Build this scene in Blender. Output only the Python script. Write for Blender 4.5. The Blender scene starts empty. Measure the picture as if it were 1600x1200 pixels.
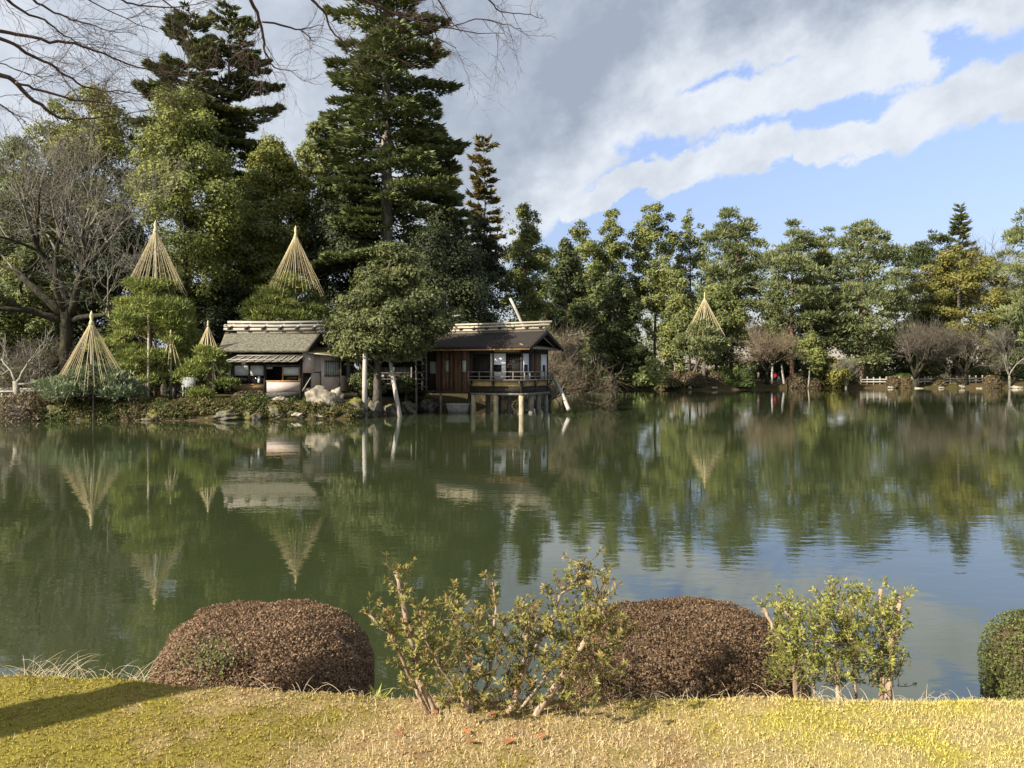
import bpy, math, random
import numpy as np
from mathutils import Vector, Matrix

S = bpy.context.scene
COL = S.collection
# ------------------------------------------------------------------ camera
F = 1210.0            # focal length in photo pixels (photo 1600 x 1200)
HY = 578.0            # pixel row of the horizon
EYE = 3.0             # metres above the pond
cd = bpy.data.cameras.new('camera')
cam = bpy.data.objects.new('camera', cd)
COL.objects.link(cam)
cam.location = (0, 0, EYE)
cam.rotation_euler = (math.radians(90), 0, 0)
cd.sensor_width = 36.0
cd.lens = 36.0 * F / 1600.0
cd.shift_y = (HY - 600.0) / 1600.0
cd.clip_start = 0.05
cd.clip_end = 6000
S.camera = cam

# ------------------------------------------------------------------ sky
SUN_AZ = math.atan2(-0.80, -0.60)     # direction towards the sun, from +y clockwise (x right)
SUN_EL = math.radians(31)
W = bpy.data.worlds.new('World')
S.world = W
W.use_nodes = True
nt = W.node_tree
nt.nodes.clear()


class Ex:
    """tiny expression builder on shader math nodes"""
    def __init__(s, tree, sock):
        s.t, s.s = tree, sock

    def op(s, o, *args):
        n = s.t.nodes.new('ShaderNodeMath')
        n.operation = o
        for i, a in enumerate((s,) + args):
            if isinstance(a, Ex):
                s.t.links.new(a.s, n.inputs[i])
            else:
                n.inputs[i].default_value = a
        return Ex(s.t, n.outputs[0])

    def __add__(s, o): return s.op('ADD', o)
    def __sub__(s, o): return s.op('SUBTRACT', o)
    def __mul__(s, o): return s.op('MULTIPLY', o)
    def __truediv__(s, o): return s.op('DIVIDE', o)
    def mx(s, o): return s.op('MAXIMUM', o)
    def mn(s, o): return s.op('MINIMUM', o)

    def ss(s, a, b):
        n = s.t.nodes.new('ShaderNodeMapRange')
        n.interpolation_type = 'SMOOTHSTEP'
        s.t.links.new(s.s, n.inputs[0])
        n.inputs[1].default_value = a
        n.inputs[2].default_value = b
        return Ex(s.t, n.outputs[0])


def world_sky():
    L = nt.links.new
    out = nt.nodes.new('ShaderNodeOutputWorld')
    bg = nt.nodes.new('ShaderNodeBackground')
    bg.inputs[1].default_value = 0.085
    L(bg.outputs[0], out.inputs[0])
    sky = nt.nodes.new('ShaderNodeTexSky')
    sky.sky_type = 'NISHITA'
    sky.sun_disc = False
    sky.sun_elevation = SUN_EL
    sky.sun_rotation = SUN_AZ
    sky.air_density = 1.0
    sky.dust_density = 0.6
    sky.ozone_density = 2.0
    tc = nt.nodes.new('ShaderNodeTexCoord')
    sep = nt.nodes.new('ShaderNodeSeparateXYZ')
    L(tc.outputs['Generated'], sep.inputs[0])
    x, y, z = (Ex(nt, sep.outputs[i]) for i in range(3))
    az = x.op('ARCTAN2', y)
    el = z.op('ARCSINE')
    th = math.radians(22)
    p = az * math.cos(th) + el * math.sin(th)
    q = el * math.cos(th) - az * math.sin(th)
    comb = nt.nodes.new('ShaderNodeCombineXYZ')
    L((p * 0.8).s, comb.inputs[0])
    L(q.s, comb.inputs[1])

    def noise(scale, detail, rough, off, vec=comb):
        m = nt.nodes.new('ShaderNodeVectorMath')
        m.operation = 'ADD'
        L(vec.outputs[0], m.inputs[0])
        m.inputs[1].default_value = off
        n = nt.nodes.new('ShaderNodeTexNoise')
        n.inputs['Scale'].default_value = scale
        n.inputs['Detail'].default_value = detail
        n.inputs['Roughness'].default_value = rough
        L(m.outputs[0], n.inputs['Vector'])
        return Ex(nt, n.outputs[0]) - 0.5
    n1 = noise(9, 9, 0.58, (3.1, 1.7, 0))
    n2 = noise(26, 8, 0.6, (7.3, 2.2, 4))
    n3 = noise(3.2, 5, 0.5, (1.3, 9.2, 2))

    def ang(px, py):
        u, w = (px - 800.0) / F, (HY - py) / F
        return math.atan(u), math.atan(w * math.cos(math.atan(u)))

    def streak(p0, p1, thick, w=0.95):
        (a0, e0), (a1, e1) = ang(*p0), ang(*p1)
        dx, dy = a1 - a0, e1 - e0
        l2 = dx * dx + dy * dy
        t_ = (((az - a0) * dx + (el - e0) * dy) / l2).mx(0.0).mn(1.0)
        ex, ey = az - a0 - t_ * dx, el - e0 - t_ * dy
        r = (ex * ex + ey * ey).op('SQRT') / (thick / F)
        return (r * -1.0 + 1.0) * w

    def half(p0, p1, soft):
        (a0, e0), (a1, e1) = ang(*p0), ang(*p1)
        l = math.hypot(a1 - a0, e1 - e0)
        nx, ny = -(e1 - e0) / l, (a1 - a0) / l
        return ((az - a0) * nx + (el - e0) * ny) / soft
    # billow the edges
    waz = noise(10, 7, 0.62, (4.4, 3.3, 1)) * 0.085 + noise(34, 5, 0.6, (2.4, 8.3, 5)) * 0.028
    wel = noise(10, 7, 0.62, (8.4, 1.3, 6)) * 0.075 + noise(34, 5, 0.6, (6.1, 0.3, 2)) * 0.028
    az0 = az
    az, el = az + waz, el + wel
    # cloud field: a deck to the left and overhead, streaky cumulus along its edge
    field = half((850, 385), (1120, 120), 0.06).mx(half((1000, 125), (1640, 40), 0.05))
    deck = field.mn(2.2)
    for b in (((1070, 175), (1430, 85), 46), ((872, 335), (1060, 250), 20), ((1030, 270), (1225, 222), 32),
              ((1270, 240), (1440, 185), 25), ((1420, 185), (1700, 105), 48)):
        field = field.mx(streak(*b))
    # scattered fair-weather cloud all round the horizon behind the viewer
    field = field.mx((n3 * 3.0) - 0.25 + (az0.op('ABSOLUTE') - 1.2) * 0.5)
    dens = field.mn(2.2) + n1 * 0.9 + n2 * 0.9
    mask = dens.ss(0.0, 0.34)
    thick = (deck + n1 * 1.5).ss(0.3, 2.0)
    # lit rims bright, thick centre grey-blue
    shade = nt.nodes.new('ShaderNodeValToRGB')
    cr = shade.color_ramp
    cr.elements[0].position = 0.0
    cr.elements[0].color = (5.2, 5.5, 5.95, 1)
    cr.elements[1].position = 1.0
    cr.elements[1].color = (2.35, 2.72, 3.35, 1)
    e = cr.elements.new(0.42)
    e.color = (3.75, 4.15, 4.75, 1)
    L((thick * (az0.ss(-0.4, 0.3) * 0.75 + 0.25) + n3 * 0.5 + n1 * 1.3 + n2 * 0.7 + 0.10).s, shade.inputs[0])
    mix = nt.nodes.new('ShaderNodeMix')
    mix.data_type = 'RGBA'
    L(mask.s, mix.inputs[0])
    sk = nt.nodes.new('ShaderNodeVectorMath')
    sk.operation = 'MULTIPLY'
    L(sky.outputs[0], sk.inputs[0])
    sk.inputs[1].default_value = (1.45, 1.25, 1.32)
    sc = nt.nodes.new('ShaderNodeVectorMath')
    sc.operation = 'SCALE'
    L(sk.outputs[0], sc.inputs[0])
    L((z.ss(-0.05, 0.42) * 0.62 + 0.46).s, sc.inputs['Scale'])
    L(sc.outputs[0], mix.inputs[6])
    L(shade.outputs[0], mix.inputs[7])
    L(mix.outputs[2], bg.inputs[0])


world_sky()

# ------------------------------------------------------------------ sun
sl = bpy.data.lights.new('sun', 'SUN')
sl.energy = 5.0
sl.angle = math.radians(0.53)
sl.color = (1.0, 0.93, 0.80)
sun = bpy.data.objects.new('sun', sl)
COL.objects.link(sun)
sdir = Vector((math.sin(SUN_AZ) * math.cos(SUN_EL), math.cos(SUN_AZ) * math.cos(SUN_EL), math.sin(SUN_EL)))
sun.rotation_euler = sdir.to_track_quat('Z', 'Y').to_euler()
sun.location = sdir * 60

S.view_settings.view_transform = 'Standard'
S.view_settings.look = 'None'
S.view_settings.exposure = 0.92
S.view_settings.gamma = 1.0
S.render.engine = 'CYCLES'
S.cycles.max_bounces = 6
S.cycles.diffuse_bounces = 2
S.cycles.glossy_bounces = 2
S.cycles.transmission_bounces = 3
S.cycles.transparent_max_bounces = 4
S.cycles.use_denoising = True


# ------------------------------------------------------------------ helpers
def P(px, py, d):
    """photo pixel at depth d (metres along the view axis) -> world point"""
    return np.array(((px - 800.0) / F * d, d, EYE + (HY - py) / F * d))


def X(px, d):
    return (px - 800.0) / F * d


def Z(py, d):
    return EYE + (HY - py) / F * d


def make_mesh(name, V, faces, tint=None, smooth=False):
    """V (n,3); faces: list of int arrays (k,3) / (k,4)"""
    me = bpy.data.meshes.new(name)
    V = np.asarray(V, dtype=np.float32)
    me.vertices.add(len(V))
    me.vertices.foreach_set('co', V.ravel())
    faces = [np.asarray(f, dtype=np.int32) for f in faces if len(f)]
    nl = sum(f.size for f in faces)
    nf = sum(len(f) for f in faces)
    me.loops.add(nl)
    me.polygons.add(nf)
    me.loops.foreach_set('vertex_index', np.concatenate([f.ravel() for f in faces]))
    tot = np.concatenate([np.full(len(f), f.shape[1], dtype=np.int32) for f in faces])
    start = np.concatenate(([0], np.cumsum(tot)[:-1])).astype(np.int32)
    me.polygons.foreach_set('loop_start', start)
    try:
        me.polygons.foreach_set('loop_total', tot)
    except Exception:
        pass
    if smooth:
        me.polygons.foreach_set('use_smooth', np.ones(nf, dtype=bool))
    if tint is not None:
        a = me.attributes.new('tint', 'FLOAT', 'FACE')
        a.data.foreach_set('value', np.asarray(tint, dtype=np.float32))
    me.update(calc_edges=True)
    return me


def link(name, me, mat, parent=None, loc=None, sub=True):
    """link a mesh whose vertices are in world space (or local to parent if sub is False)"""
    o = bpy.data.objects.new(name, me)
    if mat is not None:
        me.materials.clear()
        me.materials.append(mat)
    COL.objects.link(o)
    if parent is not None:
        o.parent = parent
        if sub:
            q = parent
            off = Vector((0, 0, 0))
            while q is not None:
                off += q.location
                q = q.parent
            o.location = -off
    if loc is not None:
        o.location = loc
    return o


def tag(o, label, cat, group=None, kind=None):
    if label: o['label'] = label
    if cat: o['category'] = cat
    if group: o['group'] = group
    if kind: o['kind'] = kind
    return o


def thing(name, label, cat, loc, group=None, rz=0.0):
    o = bpy.data.objects.new(name, None)
    o.empty_display_size = 0.2
    COL.objects.link(o)
    o.location = tuple(float(v) for v in loc)
    o.rotation_euler = (0, 0, rz)
    return tag(o, label, cat, group)


class MB:
    def __init__(s):
        s.V, s.Q, s.T, s.n = [], [], [], 0

    def add(s, V, Q=None, T=None):
        V = np.asarray(V, dtype=float)
        if Q is not None: s.Q.append(np.asarray(Q) + s.n)
        if T is not None: s.T.append(np.asarray(T) + s.n)
        s.V.append(V)
        s.n += len(V)

    def box(s, x0, x1, y0, y1, z0, z1):
        V = [(x, y, z) for z in (z0, z1) for y in (y0, y1) for x in (x0, x1)]
        s.add(V, [(0, 2, 3, 1), (4, 5, 7, 6), (0, 1, 5, 4), (2, 6, 7, 3), (0, 4, 6, 2), (1, 3, 7, 5)])
        return s

    def hexa(s, bottom, top):
        """8 corner solid: bottom 4 and top 4 points, same order"""
        s.add(list(bottom) + list(top), [(3, 2, 1, 0), (4, 5, 6, 7), (0, 1, 5, 4), (1, 2, 6, 5), (2, 3, 7, 6), (3, 0, 4, 7)])
        return s

    def beam(s, a, b, w, h, up=(0, 0, 1)):
        a, b = Vector(a), Vector(b)
        d = (b - a).normalized()
        r = d.cross(Vector(up))
        if r.length < 1e-4: r = d.cross(Vector((0, 1, 0)))
        r.normalize()
        u = r.cross(d)
        c = [(-1, -1), (1, -1), (1, 1), (-1, 1)]
        V = [tuple(q + r * (i * w / 2) + u * (j * h / 2)) for q in (a, b) for i, j in c]
        s.add(V, [(0, 1, 2, 3), (7, 6, 5, 4), (0, 4, 5, 1), (1, 5, 6, 2), (2, 6, 7, 3), (3, 7, 4, 0)])
        return s

    def tube(s, pts, rad, sides=6, cap=True):
        P_ = np.asarray(pts, dtype=float)
        R_ = np.broadcast_to(np.asarray(rad, dtype=float), (len(P_),))
        t = np.gradient(P_, axis=0)
        t /= np.linalg.norm(t, axis=1)[:, None] + 1e-9
        ref = np.array((0.31, 0.17, 0.93)) if abs(t[0] @ np.array((0.31, 0.17, 0.93))) < 0.9 else np.array((1.0, 0.1, 0))
        u = np.cross(t, ref)
        u /= np.linalg.norm(u, axis=1)[:, None] + 1e-9
        v = np.cross(t, u)
        a = np.arange(sides) * (2 * math.pi / sides)
        V = P_[:, None, :] + R_[:, None, None] * (np.cos(a)[None, :, None] * u[:, None, :] + np.sin(a)[None, :, None] * v[:, None, :])
        n = len(P_)
        i = np.arange(n - 1)[:, None] * sides
        j = np.arange(sides)[None, :]
        k = (j + 1) % sides
        Q = np.stack((i + j, i + k, i + sides + k, i + sides + j), -1).reshape(-1, 4)
        V = V.reshape(-1, 3)
        T = None
        if cap:
            V = np.vstack((V, P_[:1], P_[-1:]))
            jj, kk = np.arange(sides), (np.arange(sides) + 1) % sides
            T = np.vstack((np.stack((kk, jj, np.full(sides, n * sides)), -1),
                           np.stack(((n - 1) * sides + jj, (n - 1) * sides + kk, np.full(sides, n * sides + 1)), -1)))
        s.add(V, Q, T)
        return s

    def mesh(s, name, smooth=False):
        fs = []
        if s.Q: fs.append(np.vstack(s.Q))
        if s.T: fs.append(np.vstack(s.T))
        return make_mesh(name, np.vstack(s.V), fs, smooth=smooth)

    def build(s, name, mat, parent=None, smooth=False, sub=True):
        return link(name, s.mesh(name, smooth), mat, parent, sub=sub)


def nrm(v):
    return v / (np.linalg.norm(v, axis=-1, keepdims=True) + 1e-9)


def leaf_quads(pos, normal, axis, length, width):
    """diamond leaves: pos = base, axis = direction to the tip"""
    n = len(pos)
    axis = nrm(axis)
    side = nrm(np.cross(normal, axis))
    length = np.broadcast_to(length, (n,))[:, None]
    width = np.broadcast_to(width, (n,))[:, None]
    mid = pos + axis * length * 0.5
    V = np.stack((pos, mid + side * width * 0.5, pos + axis * length, mid - side * width * 0.5), 1).reshape(-1, 3)
    Q = np.arange(n * 4).reshape(-1, 4)
    return V, Q


def leaf_tris(pos, normal, axis, length, width):
    """pointed leaves of one triangle each, for crowns and dense shrubs"""
    n = len(pos)
    axis = nrm(axis)
    side = nrm(np.cross(normal, axis)) * np.broadcast_to(width, (n,))[:, None] * 0.55
    V = np.stack((pos - side, pos + side, pos + axis * np.broadcast_to(length, (n,))[:, None] * 1.05), 1).reshape(-1, 3)
    return V, np.arange(n * 3).reshape(-1, 3)


# ------------------------------------------------------------------ materials
def new_mat(name):
    m = bpy.data.materials.new(name)
    m.use_nodes = True
    t = m.node_tree
    b = t.nodes['Principled BSDF']
    return m, t, b


def mat(name, c1, c2=None, scale=4.0, rough=0.8, bump=0.0, stretch=(1, 1, 1), spec=0.3, detail=5, c3=None, bscale=None, pos=(0.35, 0.65)):
    m, t, b = new_mat(name)
    b.inputs['Roughness'].default_value = rough
    b.inputs['Specular IOR Level'].default_value = spec
    c2 = c2 or tuple(v * 0.7 for v in c1)
    tc = t.nodes.new('ShaderNodeTexCoord')
    mp = t.nodes.new('ShaderNodeMapping')
    mp.inputs['Scale'].default_value = stretch
    t.links.new(tc.outputs['Object'], mp.inputs[0])
    no = t.nodes.new('ShaderNodeTexNoise')
    no.inputs['Scale'].default_value = scale
    no.inputs['Detail'].default_value = detail
    no.inputs['Roughness'].default_value = 0.6
    t.links.new(mp.outputs[0], no.inputs['Vector'])
    r = t.nodes.new('ShaderNodeValToRGB')
    r.color_ramp.elements[0].position = pos[0]
    r.color_ramp.elements[1].position = pos[1]
    r.color_ramp.elements[0].color = (*c1, 1)
    r.color_ramp.elements[1].color = (*c2, 1)
    if c3:
        e = r.color_ramp.elements.new((pos[0] + pos[1]) / 2)
        e.color = (*c3, 1)
    t.links.new(no.outputs[0], r.inputs[0])
    t.links.new(r.outputs[0], b.inputs['Base Color'])
    if bump:
        bn = t.nodes.new('ShaderNodeBump')
        bn.inputs['Strength'].default_value = bump
        bn.inputs['Distance'].default_value = 0.05
        if bscale:
            n2 = t.nodes.new('ShaderNodeTexNoise')
            n2.inputs['Scale'].default_value = bscale
            n2.inputs['Detail'].default_value = 6
            t.links.new(mp.outputs[0], n2.inputs['Vector'])
            t.links.new(n2.outputs[0], bn.inputs['Height'])
        else:
            t.links.new(no.outputs[0], bn.inputs['Height'])
        t.links.new(bn.outputs[0], b.inputs['Normal'])
    return m


def leafmat(name, c0, c1, c2, transl=0.25, rough=0.55, spec=0.25):
    m, t, b = new_mat(name)
    at = t.nodes.new('ShaderNodeAttribute')
    at.attribute_name = 'tint'
    r = t.nodes.new('ShaderNodeValToRGB')
    e = r.color_ramp.elements
    e[0].position, e[0].color = 0.05, (*c0, 1)
    e[1].position, e[1].color = 0.95, (*c2, 1)
    q = e.new(0.5)
    q.color = (*c1, 1)
    t.links.new(at.outputs['Fac'], r.inputs[0])
    t.links.new(r.outputs[0], b.inputs['Base Color'])
    b.inputs['Roughness'].default_value = rough
    b.inputs['Specular IOR Level'].default_value = spec
    tr = t.nodes.new('ShaderNodeBsdfTranslucent')
    t.links.new(r.outputs[0], tr.inputs[0])
    mx = t.nodes.new('ShaderNodeMixShader')
    mx.inputs[0].default_value = transl
    t.links.new(b.outputs[0], mx.inputs[1])
    t.links.new(tr.outputs[0], mx.inputs[2])
    t.links.new(mx.outputs[0], t.nodes['Material Output'].inputs[0])
    return m


M = {}
M['bark'] = mat('bark', (0.055, 0.045, 0.035), (0.14, 0.12, 0.095), 6, 0.95, 0.6, (3, 3, 0.6))
M['bark_pale'] = mat('bark_pale', (0.20, 0.18, 0.14), (0.36, 0.33, 0.27), 5, 0.9, 0.4, (3, 3, 0.8))
M['bark_moss'] = mat('bark_moss', (0.022, 0.018, 0.013), (0.065, 0.062, 0.02), 2.5, 0.95, 0.8, (2, 2, 0.7), c3=(0.042, 0.036, 0.025))
M['bark_red'] = mat('bark_red', (0.10, 0.055, 0.035), (0.26, 0.15, 0.10), 5, 0.9, 0.5, (3, 3, 0.7))
M['bark_fir'] = mat('bark_fir', (0.08, 0.07, 0.06), (0.30, 0.27, 0.23), 2.5, 0.95, 0.4, (2, 2, 0.5))
M['twig_grey'] = mat('twig_grey', (0.13, 0.115, 0.09), (0.27, 0.245, 0.195), 3, 0.9)
M['twig_brown'] = mat('twig_brown', (0.09, 0.073, 0.055), (0.18, 0.15, 0.115), 3, 0.9)
M['twig_tan'] = mat('twig_tan', (0.17, 0.125, 0.08), (0.30, 0.24, 0.16), 3, 0.9)
M['twig_cherry'] = mat('twig_cherry', (0.07, 0.045, 0.04), (0.15, 0.095, 0.08), 8, 0.8)
M['stem'] = mat('stem', (0.20, 0.13, 0.085), (0.48, 0.36, 0.25), 30, 0.9, 0.4, (1, 1, 0.3))
M['broad_bright'] = leafmat('broad_bright', (0.07, 0.088, 0.022), (0.19, 0.22, 0.056), (0.37, 0.37, 0.095))
M['broad_yellow'] = leafmat('broad_yellow', (0.085, 0.098, 0.022), (0.21, 0.225, 0.054), (0.37, 0.36, 0.09))
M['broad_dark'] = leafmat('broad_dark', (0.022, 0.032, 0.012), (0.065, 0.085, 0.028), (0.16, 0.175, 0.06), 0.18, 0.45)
M['broad_mid'] = leafmat('broad_mid', (0.06, 0.075, 0.024), (0.16, 0.185, 0.055), (0.31, 0.31, 0.10))
M['broad_shaded'] = leafmat('broad_shaded', (0.012, 0.018, 0.008), (0.036, 0.047, 0.018), (0.085, 0.095, 0.034), 0.15)  # near-black: the deep shade these evergreens stand in is painted into the leaf colour
M['oak'] = leafmat('oak', (0.038, 0.045, 0.016), (0.105, 0.12, 0.04), (0.21, 0.215, 0.078), 0.2)
M['olive'] = leafmat('olive', (0.08, 0.08, 0.02), (0.18, 0.172, 0.042), (0.28, 0.25, 0.065))
M['fir'] = leafmat('fir', (0.06, 0.078, 0.034), (0.165, 0.195, 0.072), (0.31, 0.32, 0.11), 0.12)
M['pine'] = leafmat('pine', (0.09, 0.115, 0.028), (0.21, 0.245, 0.062), (0.37, 0.38, 0.10), 0.2)
M['pine_far'] = leafmat('pine_far', (0.07, 0.088, 0.038), (0.16, 0.185, 0.075), (0.28, 0.29, 0.12), 0.2)
M['pine_low'] = leafmat('pine_low', (0.08, 0.105, 0.06), (0.18, 0.22, 0.12), (0.30, 0.33, 0.17), 0.2)
M['cedar'] = leafmat('cedar', (0.09, 0.08, 0.025), (0.19, 0.155, 0.05), (0.30, 0.23, 0.075), 0.2)
M['shrub_green'] = leafmat('shrub_green', (0.035, 0.05, 0.014), (0.09, 0.115, 0.03), (0.19, 0.20, 0.05))
M['shrub_brown'] = leafmat('shrub_brown', (0.045, 0.03, 0.016), (0.12, 0.085, 0.045), (0.21, 0.155, 0.08))
M['shrub_tan'] = leafmat('shrub_tan', (0.07, 0.055, 0.03), (0.16, 0.125, 0.07), (0.27, 0.21, 0.12))
M['clip_green'] = leafmat('clip_green', (0.025, 0.045, 0.008), (0.06, 0.095, 0.016), (0.11, 0.145, 0.03), 0.15)
M['clip_brown'] = leafmat('clip_brown', (0.05, 0.036, 0.018), (0.13, 0.095, 0.048), (0.22, 0.165, 0.08), 0.15)
M['azalea_red'] = leafmat('azalea_red', (0.085, 0.048, 0.026), (0.23, 0.14, 0.078), (0.40, 0.275, 0.16), 0.2)
M['azalea_dark'] = leafmat('azalea_dark', (0.06, 0.036, 0.018), (0.165, 0.10, 0.055), (0.31, 0.205, 0.115), 0.2)
M['azalea_green'] = leafmat('azalea_green', (0.045, 0.06, 0.015), (0.12, 0.145, 0.035), (0.26, 0.24, 0.07), 0.2)
M['leggy'] = leafmat('leggy', (0.15, 0.155, 0.036), (0.31, 0.28, 0.08), (0.46, 0.28, 0.12), 0.3)
M['twig_azalea'] = mat('twig_azalea', (0.10, 0.065, 0.04), (0.20, 0.14, 0.09), 30, 0.9)
M['leggy_green'] = leafmat('leggy_green', (0.17, 0.20, 0.04), (0.34, 0.345, 0.08), (0.50, 0.44, 0.13), 0.3)
M['rope'] = mat('rope', (0.50, 0.39, 0.20), (0.66, 0.55, 0.33), 6, 0.8)
M['bamboo_pole'] = mat('bamboo_pole', (0.30, 0.26, 0.19), (0.48, 0.42, 0.30), 3, 0.7)
M['log_pale'] = mat('log_pale', (0.34, 0.31, 0.26), (0.52, 0.48, 0.41), 4, 0.9, 0.3, (4, 4, 0.5))
M['log_yellow'] = mat('log_yellow', (0.30, 0.23, 0.09), (0.50, 0.41, 0.20), 3, 0.9, 0.4, (2, 2, 0.8), c3=(0.40, 0.35, 0.25))
M['log_grey'] = mat('log_grey', (0.12, 0.11, 0.095), (0.26, 0.24, 0.20), 3, 0.9, 0.4, (2, 2, 0.8))
M['ridge_wood'] = mat('ridge_wood', (0.30, 0.27, 0.225), (0.48, 0.44, 0.37), 3, 0.85, 0.2, (0.3, 4, 4))
M['ridge_tan'] = mat('ridge_tan', (0.38, 0.31, 0.22), (0.56, 0.48, 0.35), 3, 0.85, 0.2, (0.3, 4, 4))
M['dark_wood'] = mat('dark_wood', (0.022, 0.017, 0.013), (0.055, 0.042, 0.032), 4, 0.75, 0.2, (4, 4, 0.6))
M['red_wood'] = mat('red_wood', (0.085, 0.045, 0.026), (0.20, 0.12, 0.07), 3, 0.85, 0.3, (5, 5, 0.5), c3=(0.13, 0.07, 0.04))
M['orange_wood'] = mat('orange_wood', (0.36, 0.19, 0.08), (0.48, 0.27, 0.12), 4, 0.7)
M['tan_wood'] = mat('tan_wood', (0.24, 0.17, 0.075), (0.34, 0.25, 0.12), 4, 0.7, 0.1, (0.5, 3, 5))
M['thatch_grey'] = mat('thatch_grey', (0.085, 0.078, 0.058), (0.24, 0.215, 0.16), 7, 0.95, 0.9, (1, 1, 1), c3=(0.15, 0.138, 0.10), bscale=18)
M['shingle_dark'] = mat('shingle_dark', (0.020, 0.016, 0.014), (0.055, 0.042, 0.036), 9, 0.95, 0.9, (1, 3, 3), bscale=22)
M['roof_board'] = mat('roof_board', (0.13, 0.11, 0.085), (0.27, 0.24, 0.19), 4, 0.9, 0.4, (4, 0.8, 4))
M['moss_roof'] = mat('moss_roof', (0.11, 0.11, 0.02), (0.17, 0.085, 0.05), 3, 0.95, 0.6, c3=(0.13, 0.115, 0.04))
M['plaster'] = mat('plaster', (0.45, 0.37, 0.325), (0.53, 0.445, 0.395), 2.5, 0.9, 0.08)
M['plaster_yellow'] = mat('plaster_yellow', (0.42, 0.30, 0.12), (0.56, 0.43, 0.20), 3, 0.9, 0.1)
M['paper'] = mat('paper', (0.70, 0.70, 0.69), (0.78, 0.78, 0.77), 5, 0.8)
M['blind'] = mat('blind', (0.52, 0.53, 0.50), (0.60, 0.61, 0.58), 5, 0.8)
M['pane_green'] = mat('pane_green', (0.42, 0.47, 0.43), (0.52, 0.56, 0.52), 5, 0.5)
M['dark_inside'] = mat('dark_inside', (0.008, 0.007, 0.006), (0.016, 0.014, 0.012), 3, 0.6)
M['glass_dark'] = mat('glass_dark', (0.012, 0.011, 0.010), (0.02, 0.018, 0.016), 2, 0.12, spec=0.5)
M['found_stone'] = mat('found_stone', (0.045, 0.042, 0.038), (0.12, 0.11, 0.098), 4, 0.9, 0.5)
M['concrete'] = mat('concrete', (0.20, 0.19, 0.165), (0.33, 0.315, 0.28), 5, 0.9, 0.3)
M['rail_white'] = mat('rail_white', (0.27, 0.245, 0.20), (0.42, 0.385, 0.32), 5, 0.8)
M['straw'] = mat('straw', (0.52, 0.40, 0.24), (0.74, 0.62, 0.42), 9, 0.8)
M['dead_leaf'] = mat('dead_leaf', (0.36, 0.12, 0.045), (0.50, 0.21, 0.08), 30, 0.7)
M['sheet_white'] = mat('sheet_white', (0.26, 0.265, 0.26), (0.36, 0.365, 0.36), 5, 0.9)
M['lamp_metal'] = mat('lamp_metal', (0.10, 0.105, 0.11), (0.16, 0.165, 0.17), 5, 0.5)


def rock_mat(name, c1, c2, moss=(0.135, 0.13, 0.025), amount=0.5):
    m, t, b = new_mat(name)
    b.inputs['Roughness'].default_value = 0.95
    b.inputs['Specular IOR Level'].default_value = 0.15
    tc = t.nodes.new('ShaderNodeTexCoord')

    def no(s, d=6):
        n = t.nodes.new('ShaderNodeTexNoise')
        n.inputs['Scale'].default_value = s
        n.inputs['Detail'].default_value = d
        t.links.new(tc.outputs['Object'], n.inputs['Vector'])
        return n
    n1, n2 = no(3.5), no(1.6)
    r = t.nodes.new('ShaderNodeValToRGB')
    r.color_ramp.elements[0].position, r.color_ramp.elements[1].position = 0.36, 0.64
    r.color_ramp.elements[0].color, r.color_ramp.elements[1].color = (*c1, 1), (*c2, 1)
    t.links.new(n1.outputs[0], r.inputs[0])
    ge = t.nodes.new('ShaderNodeNewGeometry')
    sp = t.nodes.new('ShaderNodeSeparateXYZ')
    t.links.new(ge.outputs['Normal'], sp.inputs[0])
    f = (Ex(t, sp.outputs[2]) * 0.9 + Ex(t, n2.outputs[0]) * 1.6).ss(1.75 - amount, 2.05 - amount)
    mx = t.nodes.new('ShaderNodeMix')
    mx.data_type = 'RGBA'
    t.links.new(f.s, mx.inputs[0])
    t.links.new(r.outputs[0], mx.inputs[6])
    mx.inputs[7].default_value = (*moss, 1)
    t.links.new(mx.outputs[2], b.inputs['Base Color'])
    bn = t.nodes.new('ShaderNodeBump')
    bn.inputs['Strength'].default_value = 0.7
    bn.inputs['Distance'].default_value = 0.06
    t.links.new(n1.outputs[0], bn.inputs['Height'])
    t.links.new(bn.outputs[0], b.inputs['Normal'])
    return m


M['rock'] = rock_mat('rock', (0.06, 0.053, 0.042), (0.18, 0.16, 0.125), amount=0.35)
M['rock_moss'] = rock_mat('rock_moss', (0.06, 0.052, 0.04), (0.19, 0.165, 0.115), amount=0.75)
M['rock_pale'] = rock_mat('rock_pale', (0.17, 0.145, 0.105), (0.44, 0.39, 0.30), moss=(0.16, 0.16, 0.05), amount=0.12)


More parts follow.
